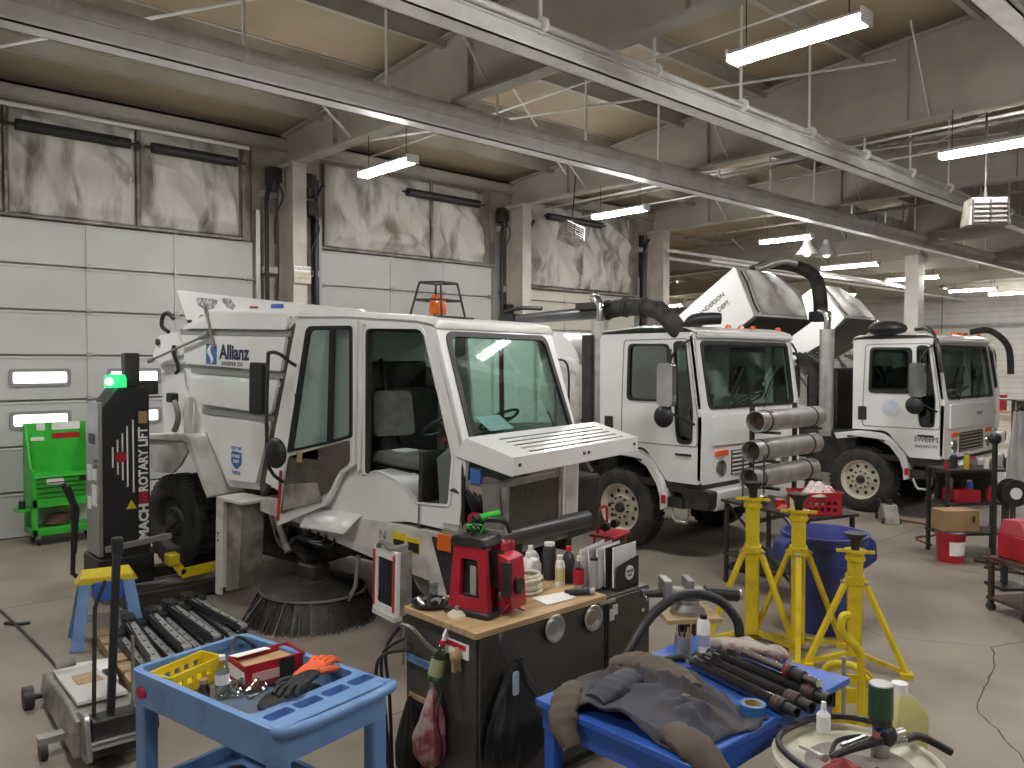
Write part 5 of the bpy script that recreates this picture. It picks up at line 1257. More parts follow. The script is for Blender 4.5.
# --- red work light on the bench
def redlight():
    T = thing('jobsite_radio_charger', 'red and black boxy tool stand on the front corner of the wooden bench top', 'tool', (2.91, 3.40, .966), -76)
    T.scale = (1.05, .92, 1.16)
    T.name = 'red_tool_box'
    fr = [(-.13, .02), (.13, .02), (.10, .33), (-.09, .33)]
    G().plate(fillet(fr, .02, 3), 'y', -.13, -.09, [fillet([(-.06, .09), (.07, .09), (.06, .27), (-.045, .27)], .01, 2)]).build('front_frame', m_red, T, bevel=.008)
    G().plate([(-.07, .08), (.08, .08), (.07, .28), (-.055, .28)], 'y', -.09, -.085).build('recess', m_black, T)
    G().box(.005, .045, -.12, -.086, .10, .24).build('battery', mat('battery_grey', (.35, .35, .34), .5), T, bevel=.005); G().box(-.04, .06, -.125, -.09, .075, .105).build('battery_shoe', m_black, T, bevel=.006); G().box(-.02, .065, -.12, -.09, .235, .275).build('latch', m_black, T, bevel=.006)
    G().box(-.15, .14, -.15, .17, .0, .03).build('base', m_black, T, bevel=.012)
    G().plate([(-.12, .33), (.12, .33), (.10, .375), (-.10, .375)], 'y', -.14, .05).build('top_cover', m_dark, T, bevel=.012)
    for x in (.06, .10): G().plate([(.0, .03), (.16, .03), (.15, .33), (.02, .33)], 'x', x, x+.025).build('side_rib', m_red, T, bevel=.006)
    G().box(-.12, .13, .12, .16, .03, .33).build('rear_frame', m_red, T, bevel=.008)
    G().plate(fillet([(.13, .03), (.21, .03), (.19, .27), (.12, .29)], .01, 2), 'y', -.02, .14).build('side_housing', m_red, T, bevel=.01)
    G().cyl((.20, .05, .14), (.225, .05, .14), .04, n=20).box(.16, .21, -.05, -.02, .10, .26).build('side_motor', m_dark, T)
    G().cyl((.09, .02, .13), (.09, .02, .30), .045).build('motor', m_dark, T); G().cyl((.13, .0, .09), (.15, .0, .09), .03).build('dial', m_galv, T)
    G().tube([(-.07, -.02, .375), (-.03, .0, .43), (.10, .08, .43), (.13, .10, .375)], .014, 8, 4).build('carry_handle', m_black, T)
    G().box(.0, .12, .02, .05, .375, .39).build('handle_grip', m_galv, T)
    for k in range(4): G().tube([(.16+.01*k, -.12+.03*k, .015), (.2, -.1+.05*k, .06), (.17, .0+.02*k, .05), (.22, .1, .012)], .004, 6, 5).build('wire', m_red if k % 2 else m_black, T)
    return T
RT = redlight()
o = thing('flashlight', 'bright green bottle-shaped flashlight lying on the red tool stand', 'flashlight', (2.93, 3.36, 1.44), -15)
G().cyl((-.02, 0, 0), (.10, 0, .015), .022, n=16).build('barrel', m_green, o); G().cyl((-.06, 0, -.005), (-.02, 0, 0), .028, .022, n=16).build('lamp_head', m_black, o); G().cyl((.10, 0, .015), (.115, 0, .017), .017).build('tail_cap', m_black, o)
o.location = (2.93, 3.40, 1.482)
o = thing('wire_bundle', 'tangled green and black leads on the red tool stand, left of the flashlight', 'wire', (2.86, 3.38, 1.405))
for k in range(6): G().tube([(.03*math.cos(k), .03*math.sin(k), .0), (.05*math.cos(k*2.1), .05*math.sin(k*2.3), .04), (-.04*math.cos(k), .02, .05), (.0, -.05*math.sin(k), .005)], .005, 6, 5).build('lead', m_green if k < 2 else m_black, o)
# items at the back left of the bench
o = thing('parts_dish', 'black dish full of small metal parts on the bench\'s left end', 'dish', (2.76, 3.66, .966))
G().lathe([(.001, 0), (.09, 0), (.11, .03), (.115, .03), (.095, -.0)], n=24).build('dish_body', m_black, o)
for k in range(9): G().cyl((.05*math.cos(k*1.9), .05*math.sin(k*1.9), .01), (.07*math.cos(k*1.9+.5), .06*math.sin(k*1.7), .04), .012, n=8).build('metal_piece', m_stainless if k % 2 else m_dark, o)
o = thing('glass_jar', 'small clear glass on the bench\'s left end', 'jar', (2.83, 3.72, .966)); G().lathe([(.001, 0), (.025, 0), (.028, .10), (.026, .10), (.023, .005)], n=18).build('jar_body', m_bottle, o); G().cyl((0, 0, .10), (0, 0, .112), .029).build('jar_lid', m_galv, o)
o = thing('dome_cover', 'round whitish cover with a knob near the bench corner', 'cover', (2.76, 3.42, .966)); G().lathe([(.001, .03), (.03, .028), (.055, .01), (.058, 0), (.001, 0)], n=24).build('lid_dome', mat('cream_plastic', (.66, .60, .48), .5), o); G().cyl((0, 0, .028), (0, 0, .05), .012).build('lid_knob', m_grime, o)
# rope coil
o = thing('rope_coil', 'coil of off-white rope on the bench between red tool and bottles', 'rope', (3.33, 3.50, .966))
rm = mat('rope_white', (.66, .61, .50), .8, 0, (.50, .46, .37), 30)
for k in range(6): G().tube([((.115+.01*math.sin(k*2))*math.cos(a)+.006*math.cos(k), (.09+.008*math.cos(k*3))*math.sin(a), .014+.018*k) for a in [2*PI*q/30 for q in range(30)]], .012, 8, closed=True).build('rope_turn', rm, o)
# jugs and bottles
def bottle(name, label, x, y, r, h, body, cap, capr=.5, neck=.16, grp=None, lab=None, trigger=False, cap_h=.03):
    o = thing(name, label, 'bottle', (x, y, .966), group=grp)
    G().lathe([(.001, 0), (r*.96, 0), (r, .008), (r, h*(1-neck)-.02), (r*.8, h*(1-neck)+.01), (r*capr*.8, h-cap_h), (r*capr*.8, h-cap_h+.01)], n=24).build('bottle_body', body, o)
    G().cyl((0, 0, h-cap_h), (0, 0, h), r*capr, n=18).build('bottle_cap', cap, o)
    if lab: G().lathe([(r*1.01, h*.15), (r*1.01, h*.6)], n=24).build('bottle_label', lab, o)
    if trigger: G().tube([(0, 0, h), (-.01, 0, h+.025), (-.05, 0, h+.03)], .010).build('spray_head', cap, o); G().tube([(-.02, 0, h+.015), (-.03, 0, h-.01)], .004).build('trigger', cap, o)
    return o
m_dkplastic = mat('dark_bottle', (.05, .05, .055), .3); m_redcap = m_red; m_clearb = m_bottle
o = thing('plastic_jug', 'red jug at the back of the bench behind the rope', 'jug', (3.42, 3.68, .966)); G().loft([[(-.06, -.04, z), (.06, -.04, z), (.06, .04, z), (-.06, .04, z)] for z in (0, .12)]+[[(-.03, -.025, .16), (.03, -.025, .16), (.03, .025, .16), (-.03, .025, .16)]]).build('jug_body', m_red, o, bevel=.015); G().cyl((0, 0, .16), (0, 0, .18), .02).build('jug_cap', m_white, o)
o = thing('plastic_jug', 'white jug with moulded handle behind the rope coil', 'jug', (3.55, 3.66, .966)); G().loft([[(-.06*q, -.05, z), (.06*q, -.05, z), (.06*q, .05, z), (-.06*q, .05, z)] for z, q in ((0, 1), (.10, 1), (.15, .5))]).build('jug_body', m_white, o, bevel=.02); G().tube([(-.01, 0, .15), (.03, 0, .175), (.065, 0, .13), (.055, 0, .09)], .011, 8, 4).build('jug_handle', m_white, o); G().cyl((-.02, 0, .15), (-.02, 0, .18), .018).build('jug_cap', m_white, o)
B_ = 'bottles on the bench'
bottle('bottle', 'tall black bottle with wide white cap on the bench', 3.66, 3.60, .040, .235, m_dkplastic, m_white, .85, .1, B_, cap_h=.06)
bottle('bottle', 'pale green bottle behind the white-capped black bottle', 3.57, 3.56+.12, .035, .215, mat('pale_green', (.55, .60, .48), .5), m_white, .5, .2, B_)
bottle('spray_bottle', 'slim white spray bottle with yellow label', 3.60, 3.45, .030, .19, m_paper, m_white, .6, .25, B_, mat('label_yellow', (.70, .66, .30), .5))
bottle('bottle', 'black bottle with red cap among the bench bottles', 3.70, 3.47, .042, .225, m_dkplastic, m_red, .45, .3, B_)
bottle('bottle', 'clear bottle with red lettered label, right of the red-capped bottle', 3.635, 3.325, .034, .20, m_bottle, m_white, .35, .35, B_, m_red)
bottle('aerosol_can', 'grey spray can with black cap beside the file holder', 3.70, 3.26, .028, .19, mat('can_grey', (.50, .51, .52), .35, .3), m_black, .9, .05, B_, cap_h=.045)
bottle('bottle', 'small white-capped bottle behind the bench bottles', 3.80, 3.55, .03, .16, m_paper, m_white, .6, .2, B_)
text('CRC', .03, face_M((3.72, 3.318, 1.05), (1, .25, 0), (0, 0, 1)), m_paper, None).name = 'x'
bpy.data.objects.remove(bpy.data.objects['x'])
o = G().plate([(-.11, -.07), (.12, -.08), (.14, .05), (-.08, .09)], 'z', 0, .003).build('paper_sheet', m_paper); tag(o, 'white paper sheet on the bench in front of the rope', 'paper'); o.location = (3.36, 3.28, .967)
o = thing('multi_tool', 'small black and grey hand tool near the bench front edge', 'tool', (3.54, 3.22, .968), -35)
G().cyl((-.07, 0, .018), (.05, 0, .018), .018).build('tool_body', m_black, o); G().cyl((.05, 0, .018), (.08, 0, .018), .022).build('tool_head', m_galv, o); G().bar((-.05, .0, .02), (-.08, .05, .01), .02, .02).build('tool_trigger', m_dark, o)
# file holder with folders
o = thing('file_holder', 'black mesh file holder with round white emblem at the bench end', 'organizer', (3.90, 3.22, .946), 4)
G().plate(fillet([(-.10, 0), (.13, 0), (.13, .19), (-.10, .15)], .02, 3), 'y', -.05, -.044).build('front_plate', m_black, o)
G().box(-.10, .13, -.05, .14, 0, .012).build('holder_base', m_black, o)
G().plate(circ(.03, .095, .045, 28), 'y', -.054, -.05).build('emblem', m_paper, o); text('SHOP', .028, face_M((.03, -.0555, .105), (1, 0, 0), (0, 0, 1)), m_ink, o); text('FILES', .018, face_M((.03, -.0555, .08), (1, 0, 0), (0, 0, 1)), m_ink, o)
fl = [('white folder', m_paper), ('black binder', m_black), ('white folder', m_paper), ('grey folder', mat('folder_grey', (.5, .5, .5), .6)), ('white folder', m_paper)]
nm = ['tall white folder right behind the black file holder front', 'thin black binder between white folders', 'white folder in the middle of the files', 'grey folder leaning left in the files', 'white folder leaning at the far left of the files']
for k in range(5):
    f = thing('file_folder', nm[k], 'folder', (3.925-.032*k, 3.20+.034*k+.01, .960), 6, group='folders standing on the bench end')
    f.rotation_euler = (R(0), R(-1.5*k), R(5))
    G().box(-.11, .13, -.002, .002, 0, .25).build('cover', fl[k][1], f); G().box(-.108, .128, .003, .012, 0, .245).build('sheets', m_paper, f)

# ---- things hanging at the bench corner
o = thing('spray_bottle', 'green-tinted spray bottle with red collar hanging at the bench corner', 'bottle', (2.585, 3.40, .66), 0)
o.rotation_euler = (R(6), R(12), 0)
G().lathe([(.001, 0), (.038, 0), (.042, .01), (.042, .12), (.030, .17), (.014, .19), (.014, .20)], n=22).build('bottle_body', glass('green_tint', (.55, .72, .50), .12, .1), o); G().lathe([(.001, .005), (.038, .01), (.038, .06), (.001, .06)], n=20).build('liquid', mat('green_liquid', (.10, .24, .17), .2), o)
G().cyl((0, 0, .19), (0, 0, .215), .018).build('collar', m_red, o); G().tube([(0, 0, .215), (.0, 0, .24), (.045, 0, .245)], .010).bar((0, 0, .235), (.02, 0, .31), .018, .018).build('spray_head', m_white, o); G().lathe([(.0425, .03), (.0425, .12)], n=22, a0=2.2, a1=5.4).build('bottle_label', mat('label_olive', (.35, .38, .20), .5), o)
o = thing('pipe_handle', 'bent chrome pipe handle on the bench\'s left side', 'handle', (2.62, 3.5, .9))
G().tube([(-.0, .24, -.03), (-.03, .1, -.01), (-.04, -.05, -.06), (-.03, -.13, -.08)], .012, 10, 4).build('pipe', m_chrome, o); G().tube([(0, .22, -.03), (-.01, .22, -.25)], .009).build('drop_rod', m_galv, o)
def bag(name, label, cat, m, loc, w, d, h, seed, rz=0, top=.12):
    def f(u, v):
        a = 2*PI*u; t = v
        wd = (top+(1-top)*min(1, (t*1.7))**.8)*(1 if t < .8 else 1-.5*((t-.8)/.2)**2)
        n_ = 1+.38*noise.noise((math.cos(a)*1.7+seed, math.sin(a)*1.7, t*2.6+seed))+.10*math.sin(a*7+seed+2*t)*(1-t*.4)+.05*math.sin(a*13+seed)
        return (w*wd*n_*math.cos(a), d*wd*n_*math.sin(a), -h*t)
    T = thing(name, label, cat, loc, rz)
    G().grid(56, 26, f).add([(0, 0, -h*1.0)], []).build('bag_body', m, T)
    return T
o = bag('red_bag', 'clear plastic bag of red cloths hanging at the bench corner', 'bag', mat('red_bagged', (.34, .09, .09), .45, 0, (.50, .38, .36), 9, 6, .5, .62, .3, 18), (2.585, 3.42, .62), .085, .07, .42, 2.0); G().tube([(0, 0, .03), (0, 0, -.02)], .012).build('bag_tie', m_galv, o)
G().tube([(.02, -.05, -.02), (-.04, -.10, -.14), (.0, -.09, -.3), (-.02, -.08, -.45)], .007, 8, 5).build('cord', m_black, o)
o = bag('backpack', 'black cloth bag hanging from the bench\'s front corner', 'bag', m_cloth_blk, (2.84, 3.04, .80), .18, .075, .56, 7.7); G().tube([(-.05, .02, .0), (-.06, .05, .10), (-.04, .06, .13)], .012, 8, 3).build('strap', m_black, o)
G().plate(fillet(rect(-.085, -.045, -.14, -.02), .01, 2), 'y', -.075, -.07).build('hang_tag', mat('tag_blue', (.45, .60, .68), .6), o); G().tube([(.02, -.02, .02), (.03, -.04, -.1), (.1, -.05, -.2)], .010, 6, 3).build('drawstring', m_black, o)
o = bag('drop_cloth', 'dark cloth hanging low on the bench\'s left side', 'cloth', mat('cloth_charcoal', (.03, .028, .027), .9), (2.59, 3.63, .50), .09, .05, .42, 5.2); 
for k in range(3): tag(G().tube([(2.60, 3.74-.05*k, .86-.05*k), (2.55-.05*k, 3.80-.04*k, .72), (2.56-.05*k, 3.78-.02*k, .45), (2.55-.04*k, 3.74-.06*k, .012)], .010, 8, 6).build('air_hose', m_black), ['black hose loop at the bench\'s left side, outermost', 'black hose at the bench\'s left side, middle one of three', 'black hose at the bench\'s left side, nearest the cloth'][k], 'hose')
o = thing('work_glove', 'beige cloth glove hanging at the bench corner', 'glove', (2.62, 3.26, .82)); G().ball((0, 0, 0), (.035, .03, .045), 12, 8).build('glove_palm', m_wood, o); 
for k in range(4): G().tube([(-.02+.014*k, 0, -.03), (-.024+.016*k, -.005, -.075-.01*(k % 2))], .008).build('finger', m_wood, o)

# ================================================================= blue table
def btable():
    T = thing('blue_table', 'blue steel-topped table in the foreground centre', 'table', (2.5, 1.72, 0))
    G().plate(fillet([(0, .0), (1.27, -.02), (1.22, .83), (.0, .83)], .01, 2), 'z', .82, .85).build('tabletop', m_tblue, T, bevel=.004)
    G().box(.04, 1.2, .02, .05, .72, .82).box(.04, 1.2, .77, .80, .72, .82).box(.02, .05, .02, .80, .72, .82).box(1.17, 1.20, .02, .8, .72, .82).build('apron', m_tblue, T)
    for x, y in ((.03, .74), (1.13, .74), (.03, .03), (1.13, .03)): G().box(x, x+.06, y, y+.06, 0, .82).build('leg', m_tblue, T, bevel=.004)
    G().box(.05, 1.18, .05, .78, .2, .23).build('lower_shelf', m_tblue, T)
    return T
btable()
zt = .851
def cylinder(label, p, q, r, grp='hydraulic cylinders on the blue table'):
    p = Vector(p); q = Vector(q); L = (q-p).length; a = math.degrees(math.atan2(q.y-p.y, q.x-p.x))
    T = thing('hydraulic_cylinder', label, 'cylinder', tuple(p), a, group=grp)
    G().cyl((0, 0, 0), (L*.82, 0, 0), r, n=20).build('barrel', mat('gloss_black', (.015, .015, .018), .1, coat=1.), T)
    G().lathe([(r*.2, L*.80), (r*1.12, L*.80), (r*1.12, L*.9), (r*.8, L*.9), (r*.8, L), (r*.62, L), (r*.62, L*.93), (.001, L*.93)], ax='x', n=20).build('gland', m_dark, T)
    G().lathe([(r*1.14, L*.845), (r*1.14, L*.852)], ax='x', n=20).build('seal_ring', m_red, T)
    G().cyl((-.06, 0, 0), (0, 0, 0), r*.7, n=16).build('end_eye', m_dark, T); G().cyl((-.035, -r*.75, 0), (-.035, r*.75, 0), r*.4, n=12).build('eye_bush', m_stainless, T)
    G().box(L*.1, L*.16, -.008, .008, r, r+.025).build('port', m_dark, T)
    return T
cylinder('nearest glossy black hydraulic cylinder, by the tape roll', (3.30, 2.25, zt+.035), (3.14, 1.64, zt+.035), .030)
cylinder('middle glossy black hydraulic cylinder of the three', (3.37, 2.25, zt+.036), (3.23, 1.62, zt+.036), .033)
cylinder('thick black hydraulic cylinder farthest back on the blue table', (3.45, 2.22, zt+.04), (3.35, 1.60, zt+.04), .037)
o = thing('chrome_rod', 'bright chrome piston rod lying on the black cylinders', 'rod', (3.45, 2.08, zt+.098), -103); G().cyl((0, 0, 0), (.44, 0, .0), .018, n=16).build('rod', m_chrome, o); G().lathe([(.019, .26), (.034, .26), (.034, .30), (.019, .30)], ax='x', n=18).lathe([(.0, .30), (.028, .30), (.028, .36), (.0, .36)], ax='x', n=18).build('piston', m_dark, o); G().lathe([(.035, .27), (.035, .285)], ax='x', n=18).build('seal_ring', m_red, o)
tag(G().tube([(3.12, 2.45, zt+.02), (3.3, 2.4, zt+.018), (3.45, 2.3, zt+.018)], .017, 10, 5).build('hose_section', m_black), 'short black hose lying at the back of the blue table', 'hose')
o = thing('tape_roll', 'roll of blue masking tape on the blue table', 'tape', (3.06, 1.80, zt)); G().lathe([(.038, 0), (.055, 0), (.055, .05), (.038, .05), (.038, 0)], n=32).build('tape', mat('tape_blue', (.04, .16, .42), .5), o); G().lathe([(.034, .001), (.039, .001), (.039, .051), (.034, .051), (.034, .001)], n=32).build('tape_core', m_card, o)
o = thing('aerosol_can', 'white spray can with black cap on the blue table', 'can', (3.53, 2.36, zt)); G().lathe([(.001, 0), (.032, 0), (.033, .005), (.033, .16), (.022, .18)], n=22).build('can_body', m_paper, o); G().cyl((0, 0, .178), (0, 0, .20), .018).build('can_cap', m_black, o); G().lathe([(.0335, .04), (.0335, .10)], n=22, a0=2.5, a1=5.).build('can_label', mat('label_violet', (.45, .45, .58), .5), o)
o = thing('pencil_tin', 'open metal tin holding tools beside the white spray can', 'can', (3.44, 2.42, zt)); G().lathe([(.001, 0), (.045, 0), (.045, .10), (.042, .10), (.042, .005), (.001, .005)], n=24).build('tin_body', m_stainless, o)
for k in range(5): G().tube([(.02*math.cos(k*1.3), .02*math.sin(k*1.3), .01), (.04*math.cos(k*1.3), .04*math.sin(k*1.3), .13+.01*k)], .005).build('tool_in_tin', m_dark if k % 2 else m_wood, o)
gm = mat('glove_leather', (.42, .37, .32), .8, 0, (.16, .08, .07), 6, 5, .5, .6)
o = glove('leather_glove', 'worn pale leather glove on the far edge of the blue table', gm); o.location = (3.66, 2.30, zt); o.rotation_euler = (0, 0, R(-50)); o.scale = (1.3, 1.25, 1.5)
o = glove('leather_glove', 'worn leather glove with maroon cuff nearest the table\'s right edge', gm); o.location = (3.70, 2.17, zt); o.rotation_euler = (0, 0, R(-80)); o.scale = (1.3, 1.25, 1.5)
# jacket heap
def jacket():
    T = thing('work_jacket', 'crumpled grey and brown work jacket draped over the blue table\'s left half', 'jacket', (2.83, 2.16, zt))
    def f(u, v):
        x = -.30+.56*u; y = -.40+.72*v
        d = math.hypot((x+.02)/.34, (y+.02)/.38)
        fold = math.exp(-(noise.noise((x*6+1.3, y*4+4*x, .7))/.16)**2)
        fold2 = math.exp(-(noise.noise((x*4-2*y, y*7, 5.7))/.2)**2)
        h = .055*max(0, 1-d**2)**.5+(.055*fold+.03*fold2)*max(0, 1-d**4)+.008
        x2 = x+.05*noise.noise((x*3, y*3, 4.)); y2 = y+.05*noise.noise((x*3, y*3, 9.))
        wx = 2.83+x2; wy = 2.16+y2
        over = max(0, 2.50-wx)+max(0, 1.73-wy)
        if over > 0:
            h = min(h, .02)-over*2.2
            x2 = max(x2, 2.485-2.83); y2 = max(y2, 1.705-2.16)
            x2 -= .02*noise.noise((wy*9, h*8, 1)); y2 -= .02*noise.noise((wx*9, h*8, 2))
        return (x2, y2, h)
    G().grid(70, 70, f).build('jacket_body', m_cloth, T, solid=.008)
    def sleeve(pts, rs, nm, seed, m=m_cloth):
        P = spline(pts, 9); N = len(P); g = G(); rings = []
        for i, p in enumerate(P):
            t = i/(N-1)*(len(rs)-1); j = min(int(t), len(rs)-2); r = rs[j]+(rs[j+1]-rs[j])*(t-j)
            d = (P[min(i+1, N-1)]-P[max(i-1, 0)]).normalized(); a = d.cross(Vector((0, 0, 1))).normalized(); b = a.cross(d)
            ring = []
            for k in range(22):
                q = 2*PI*k/22; n_ = 1+.16*noise.noise((i*.35+seed, math.cos(q)*1.5, math.sin(q)*1.5))+.05*math.sin(i*1.7+2*q)
                ring.append(p+(a*math.cos(q)*r*1.25+b*math.sin(q)*r*.70)*n_)
            rings.append(ring)
        g.loft(rings); return g.build(nm, m, T)
    m_b = mat('jacket_brown', (.085, .068, .052), .9, 0, (.13, .10, .075), 5)
    sleeve([(.10, .30, .07), (.13, .20, .10), (.14, .08, .10), (.12, -.04, .09), (.10, -.14, .07)], [.04, .06, .07, .07, .055], 'sleeve', 3, m_b)
    sleeve([(-.26, .10, .06), (-.16, .10, .08), (-.02, .12, .08), (.08, .18, .07)], [.04, .055, .055, .04], 'sleeve', 8)
    sleeve([(-.20, .26, .06), (-.30, .22, .05), (-.38, .17, -.02), (-.39, .10, -.10)], [.035, .05, .05, .04], 'collar', 5, m_b)
    sleeve([(-.22, -.26, .04), (-.24, -.40, .02), (-.22, -.50, -.08), (-.18, -.51, -.20)], [.05, .07, .07, .055], 'cuff', 6, m_b)
    G().tube([(.0, -.36, .03), (.14, -.33, .02), (.24, -.22, .03), (.26, -.1, .03), (.22, -.02, .03)], .012, 8, 6).build('hem', m_cloth_blk, T)
    G().box(-.05, -.02, -.22, -.19, .10, .112).build('buckle', m_chrome, T)
jacket()
# --- vise on pedestal with black hose
def vise():
    T = thing('bench_vise', 'grey bench vise on a pedestal just behind the blue table', 'vise', (3.95, 2.75, 0), -38)
    G().box(-.13, .13, -.13, .13, 0, .02).build('foot_plate', m_dark, T); G().cyl((0, 0, .02), (0, 0, .86), .05).build('pedestal', m_dark, T); G().box(-.16, .16, -.14, .14, .86, .885).build('top_plate', m_wood, T)
    G().lathe([(.10, .885), (.10, .91), (.06, .94), (.07, .97)], n=24).build('swivel_base', m_galv, T)
    G().box(-.10, .10, -.055, .055, .96, 1.03).build('vise_body', m_galv, T, bevel=.02); G().box(-.02, .02, -.07, .07, 1.02, 1.09).build('fixed_jaw', m_galv, T, bevel=.008)
    G().box(-.16, -.11, -.07, .07, .98, 1.09).build('moving_jaw', m_galv, T, bevel=.008); G().cyl((-.28, 0, 1.0), (-.1, 0, 1.0), .025).build('screw', m_dark, T); G().cyl((-.27, -.12, 1.0), (-.27, .12, 1.0), .008).build('tommy_bar', m_chrome, T)
    G().cyl((.10, 0, 1.0), (.30, 0, .98), .04).build('pipe_jaw', m_dark, T); G().cyl((.30, 0, .98), (.32, 0, .98), .032).build('pipe_end', m_galv, T)
vise()
tag(G().tube([(3.12, 2.66, .70), (3.24, 2.62, .86), (3.42, 2.60, 1.02), (3.62, 2.54, 1.10), (3.78, 2.44, 1.06), (3.84, 2.36, .96), (3.84, 2.34, .87)], .026, 12, 7).build('vacuum_hose', m_black), 'thick black hose arching behind the blue table over the vise', 'hose')

# ================================================================= stands and bin
def stand(loc, h, hub, label, rz, screw=.12):
    T = thing('jack_stand', label, 'stand', loc, rz, group='tall yellow jack stands')
    G().box(-.055, .055, -.055, .055, .06, h-.14).build('post', m_yellow, T, bevel=.008)
    G().box(-.07, .07, -.07, .07, hub-.04, hub+.03).build('hub_collar', m_yellow, T, bevel=.01)
    G().lathe([(.065, h-.22), (.075, h-.21), (.075, h-.19), (.065, h-.18), (.065, h-.16), (.085, h-.15), (.085, h-.13), (.001, h-.13)], n=20).build('top_collar', m_yellow, T)
    G().bar((-.14, 0, h-.145), (.14, 0, h-.145), .022, .022).build('turn_handle', m_yellow, T)
    G().cyl((0, 0, h-.13), (0, 0, h-.02), .032).build('screw', m_black, T); G().lathe([(.001, h), (.085, h), (.08, h-.015), (.04, h-.06), (.035, h-.10)], n=20).build('saddle', m_black, T)
    for k in range(3):
        a = R(90+120*k); c, s_ = math.cos(a), math.sin(a)
        G().bar((.07*c, .07*s_, hub), (.40*c, .40*s_, .03), .045, .035).build('leg', m_yellow, T, bevel=.004)
        G().bar((.06*c, .06*s_, .08), (.40*c, .40*s_, .035), .035, .03).build('foot_brace', m_yellow, T)
        G().box(.40*c-.045, .40*c+.045, .40*s_-.045, .40*s_+.045, .0, .035).build('foot', m_yellow, T)
        G().cyl((.10*c-.02*s_, .10*s_+.02*c, hub-.02), (.10*c+.03*s_, .10*s_-.03*c, hub-.02), .012, n=8).build('bolt', m_galv, T)
    G().cyl((.056, 0, h-.28), (.062, 0, h-.28), .01, n=8).build('pin_hole', m_dark, T)
    return T
stand((6.10, 3.60, 0), 1.34, .78, 'tallest yellow jack stand, leftmost of the three', -62)
stand((6.16, 3.22, 0), 1.28, .82, 'yellow jack stand in the middle, in front of the blue bin', 118)
stand((6.22, 2.78, 0), 1.02, .66, 'shortest yellow jack stand with flared black saddle, rightmost of the three', -62)
def bin_():
    T = thing('trash_bin', 'large round dark blue trash bin behind the yellow jack stands', 'bin', (6.86, 3.34, 0))
    T.scale = (1.15, 1.15, 1.05)
    G().lathe([(.001, .02), (.225, .0), (.23, .02), (.285, .72), (.285, .73), (.31, .74), (.315, .78), (.325, .79), (.325, .81), (.30, .81), (.275, .74), (.215, .05), (.001, .05)], n=44).build('bin_body', m_canblue, T)
    for a in (-35, 145):
        c, s_ = math.cos(R(a)), math.sin(R(a)); M = Matrix.Rotation(R(a), 4, 'Z')
        g = G().plate(fillet([(.28, .80), (.37, .74), (.385, .58), (.27, .50)], .03, 3), 'y', -.09, .09); g.xf(M); g.build('side_handle', m_canblue, T, bevel=.012)
    G().lathe([(.272, .55), (.28, .56), (.28, .58), (.272, .59)], n=44).build('rib_band', m_canblue, T)
    M = Matrix.Rotation(R(-35), 4, 'Z'); g = G().box(.385, .39, -.03, .03, .62, .68); g.xf(M); g.build('label', m_paper, T)
    G().ball((.0, .0, .55), (.25, .25, .12), 16, 8).build('liner', mat('liner_grey', (.25, .25, .27), .5), T)
bin_()
# yellow toolbox and hooked frame beside the table
o = thing('yellow_toolbox', 'small yellow open-topped metal box on the floor right of the blue table', 'box', (5.18, 2.36, 0), -45)
G().plate(rect(-.17, .17, -.12, .12), 'z', 0, .26, [rect(-.16, .16, -.11, .11)]).build('box_wall', m_yellow, o, bevel=.004); G().box(-.16, .16, -.11, .11, 0, .02).build('box_bottom', m_yellow, o); G().plate(rect(-.06, .06, .06, .16), 'y', -.126, -.12).build('box_label', m_white2, o)
G().box(-.15, .15, -.1, .1, .12, .2).build('box_contents', m_grime, o, bevel=.02); G().tube([(-.17, 0, .26), (-.1, 0, .34), (.1, 0, .34), (.17, 0, .26)], .012, 8, 3).build('box_handle', m_yellow, o)
o = thing('hooked_frame', 'yellow tubular frame with hooked top between the jack stands and the table', 'frame', (4.98, 2.22, 0), -40)
G().tube([(.04, 0, 0), (.04, 0, .45), (.02, 0, .55), (-.05, 0, .62), (-.09, 0, .68), (-.08, 0, .76), (-.04, 0, .77)], .026, 8, 3).build('hook_tube', m_yellow, o)
G().tube([(-.10, .2, 0), (-.10, .2, .35), (.0, .1, .42), (.04, 0, .42)], .024, 10, 4).build('side_tube', m_yellow, o); G().box(-.2, .2, -.05, .05, 0, .04).build('frame_foot', m_yellow, o); G().cyl((-.06, .02, .1), (-.06, .02, .5), .014).build('pull_rod', m_galv, o)

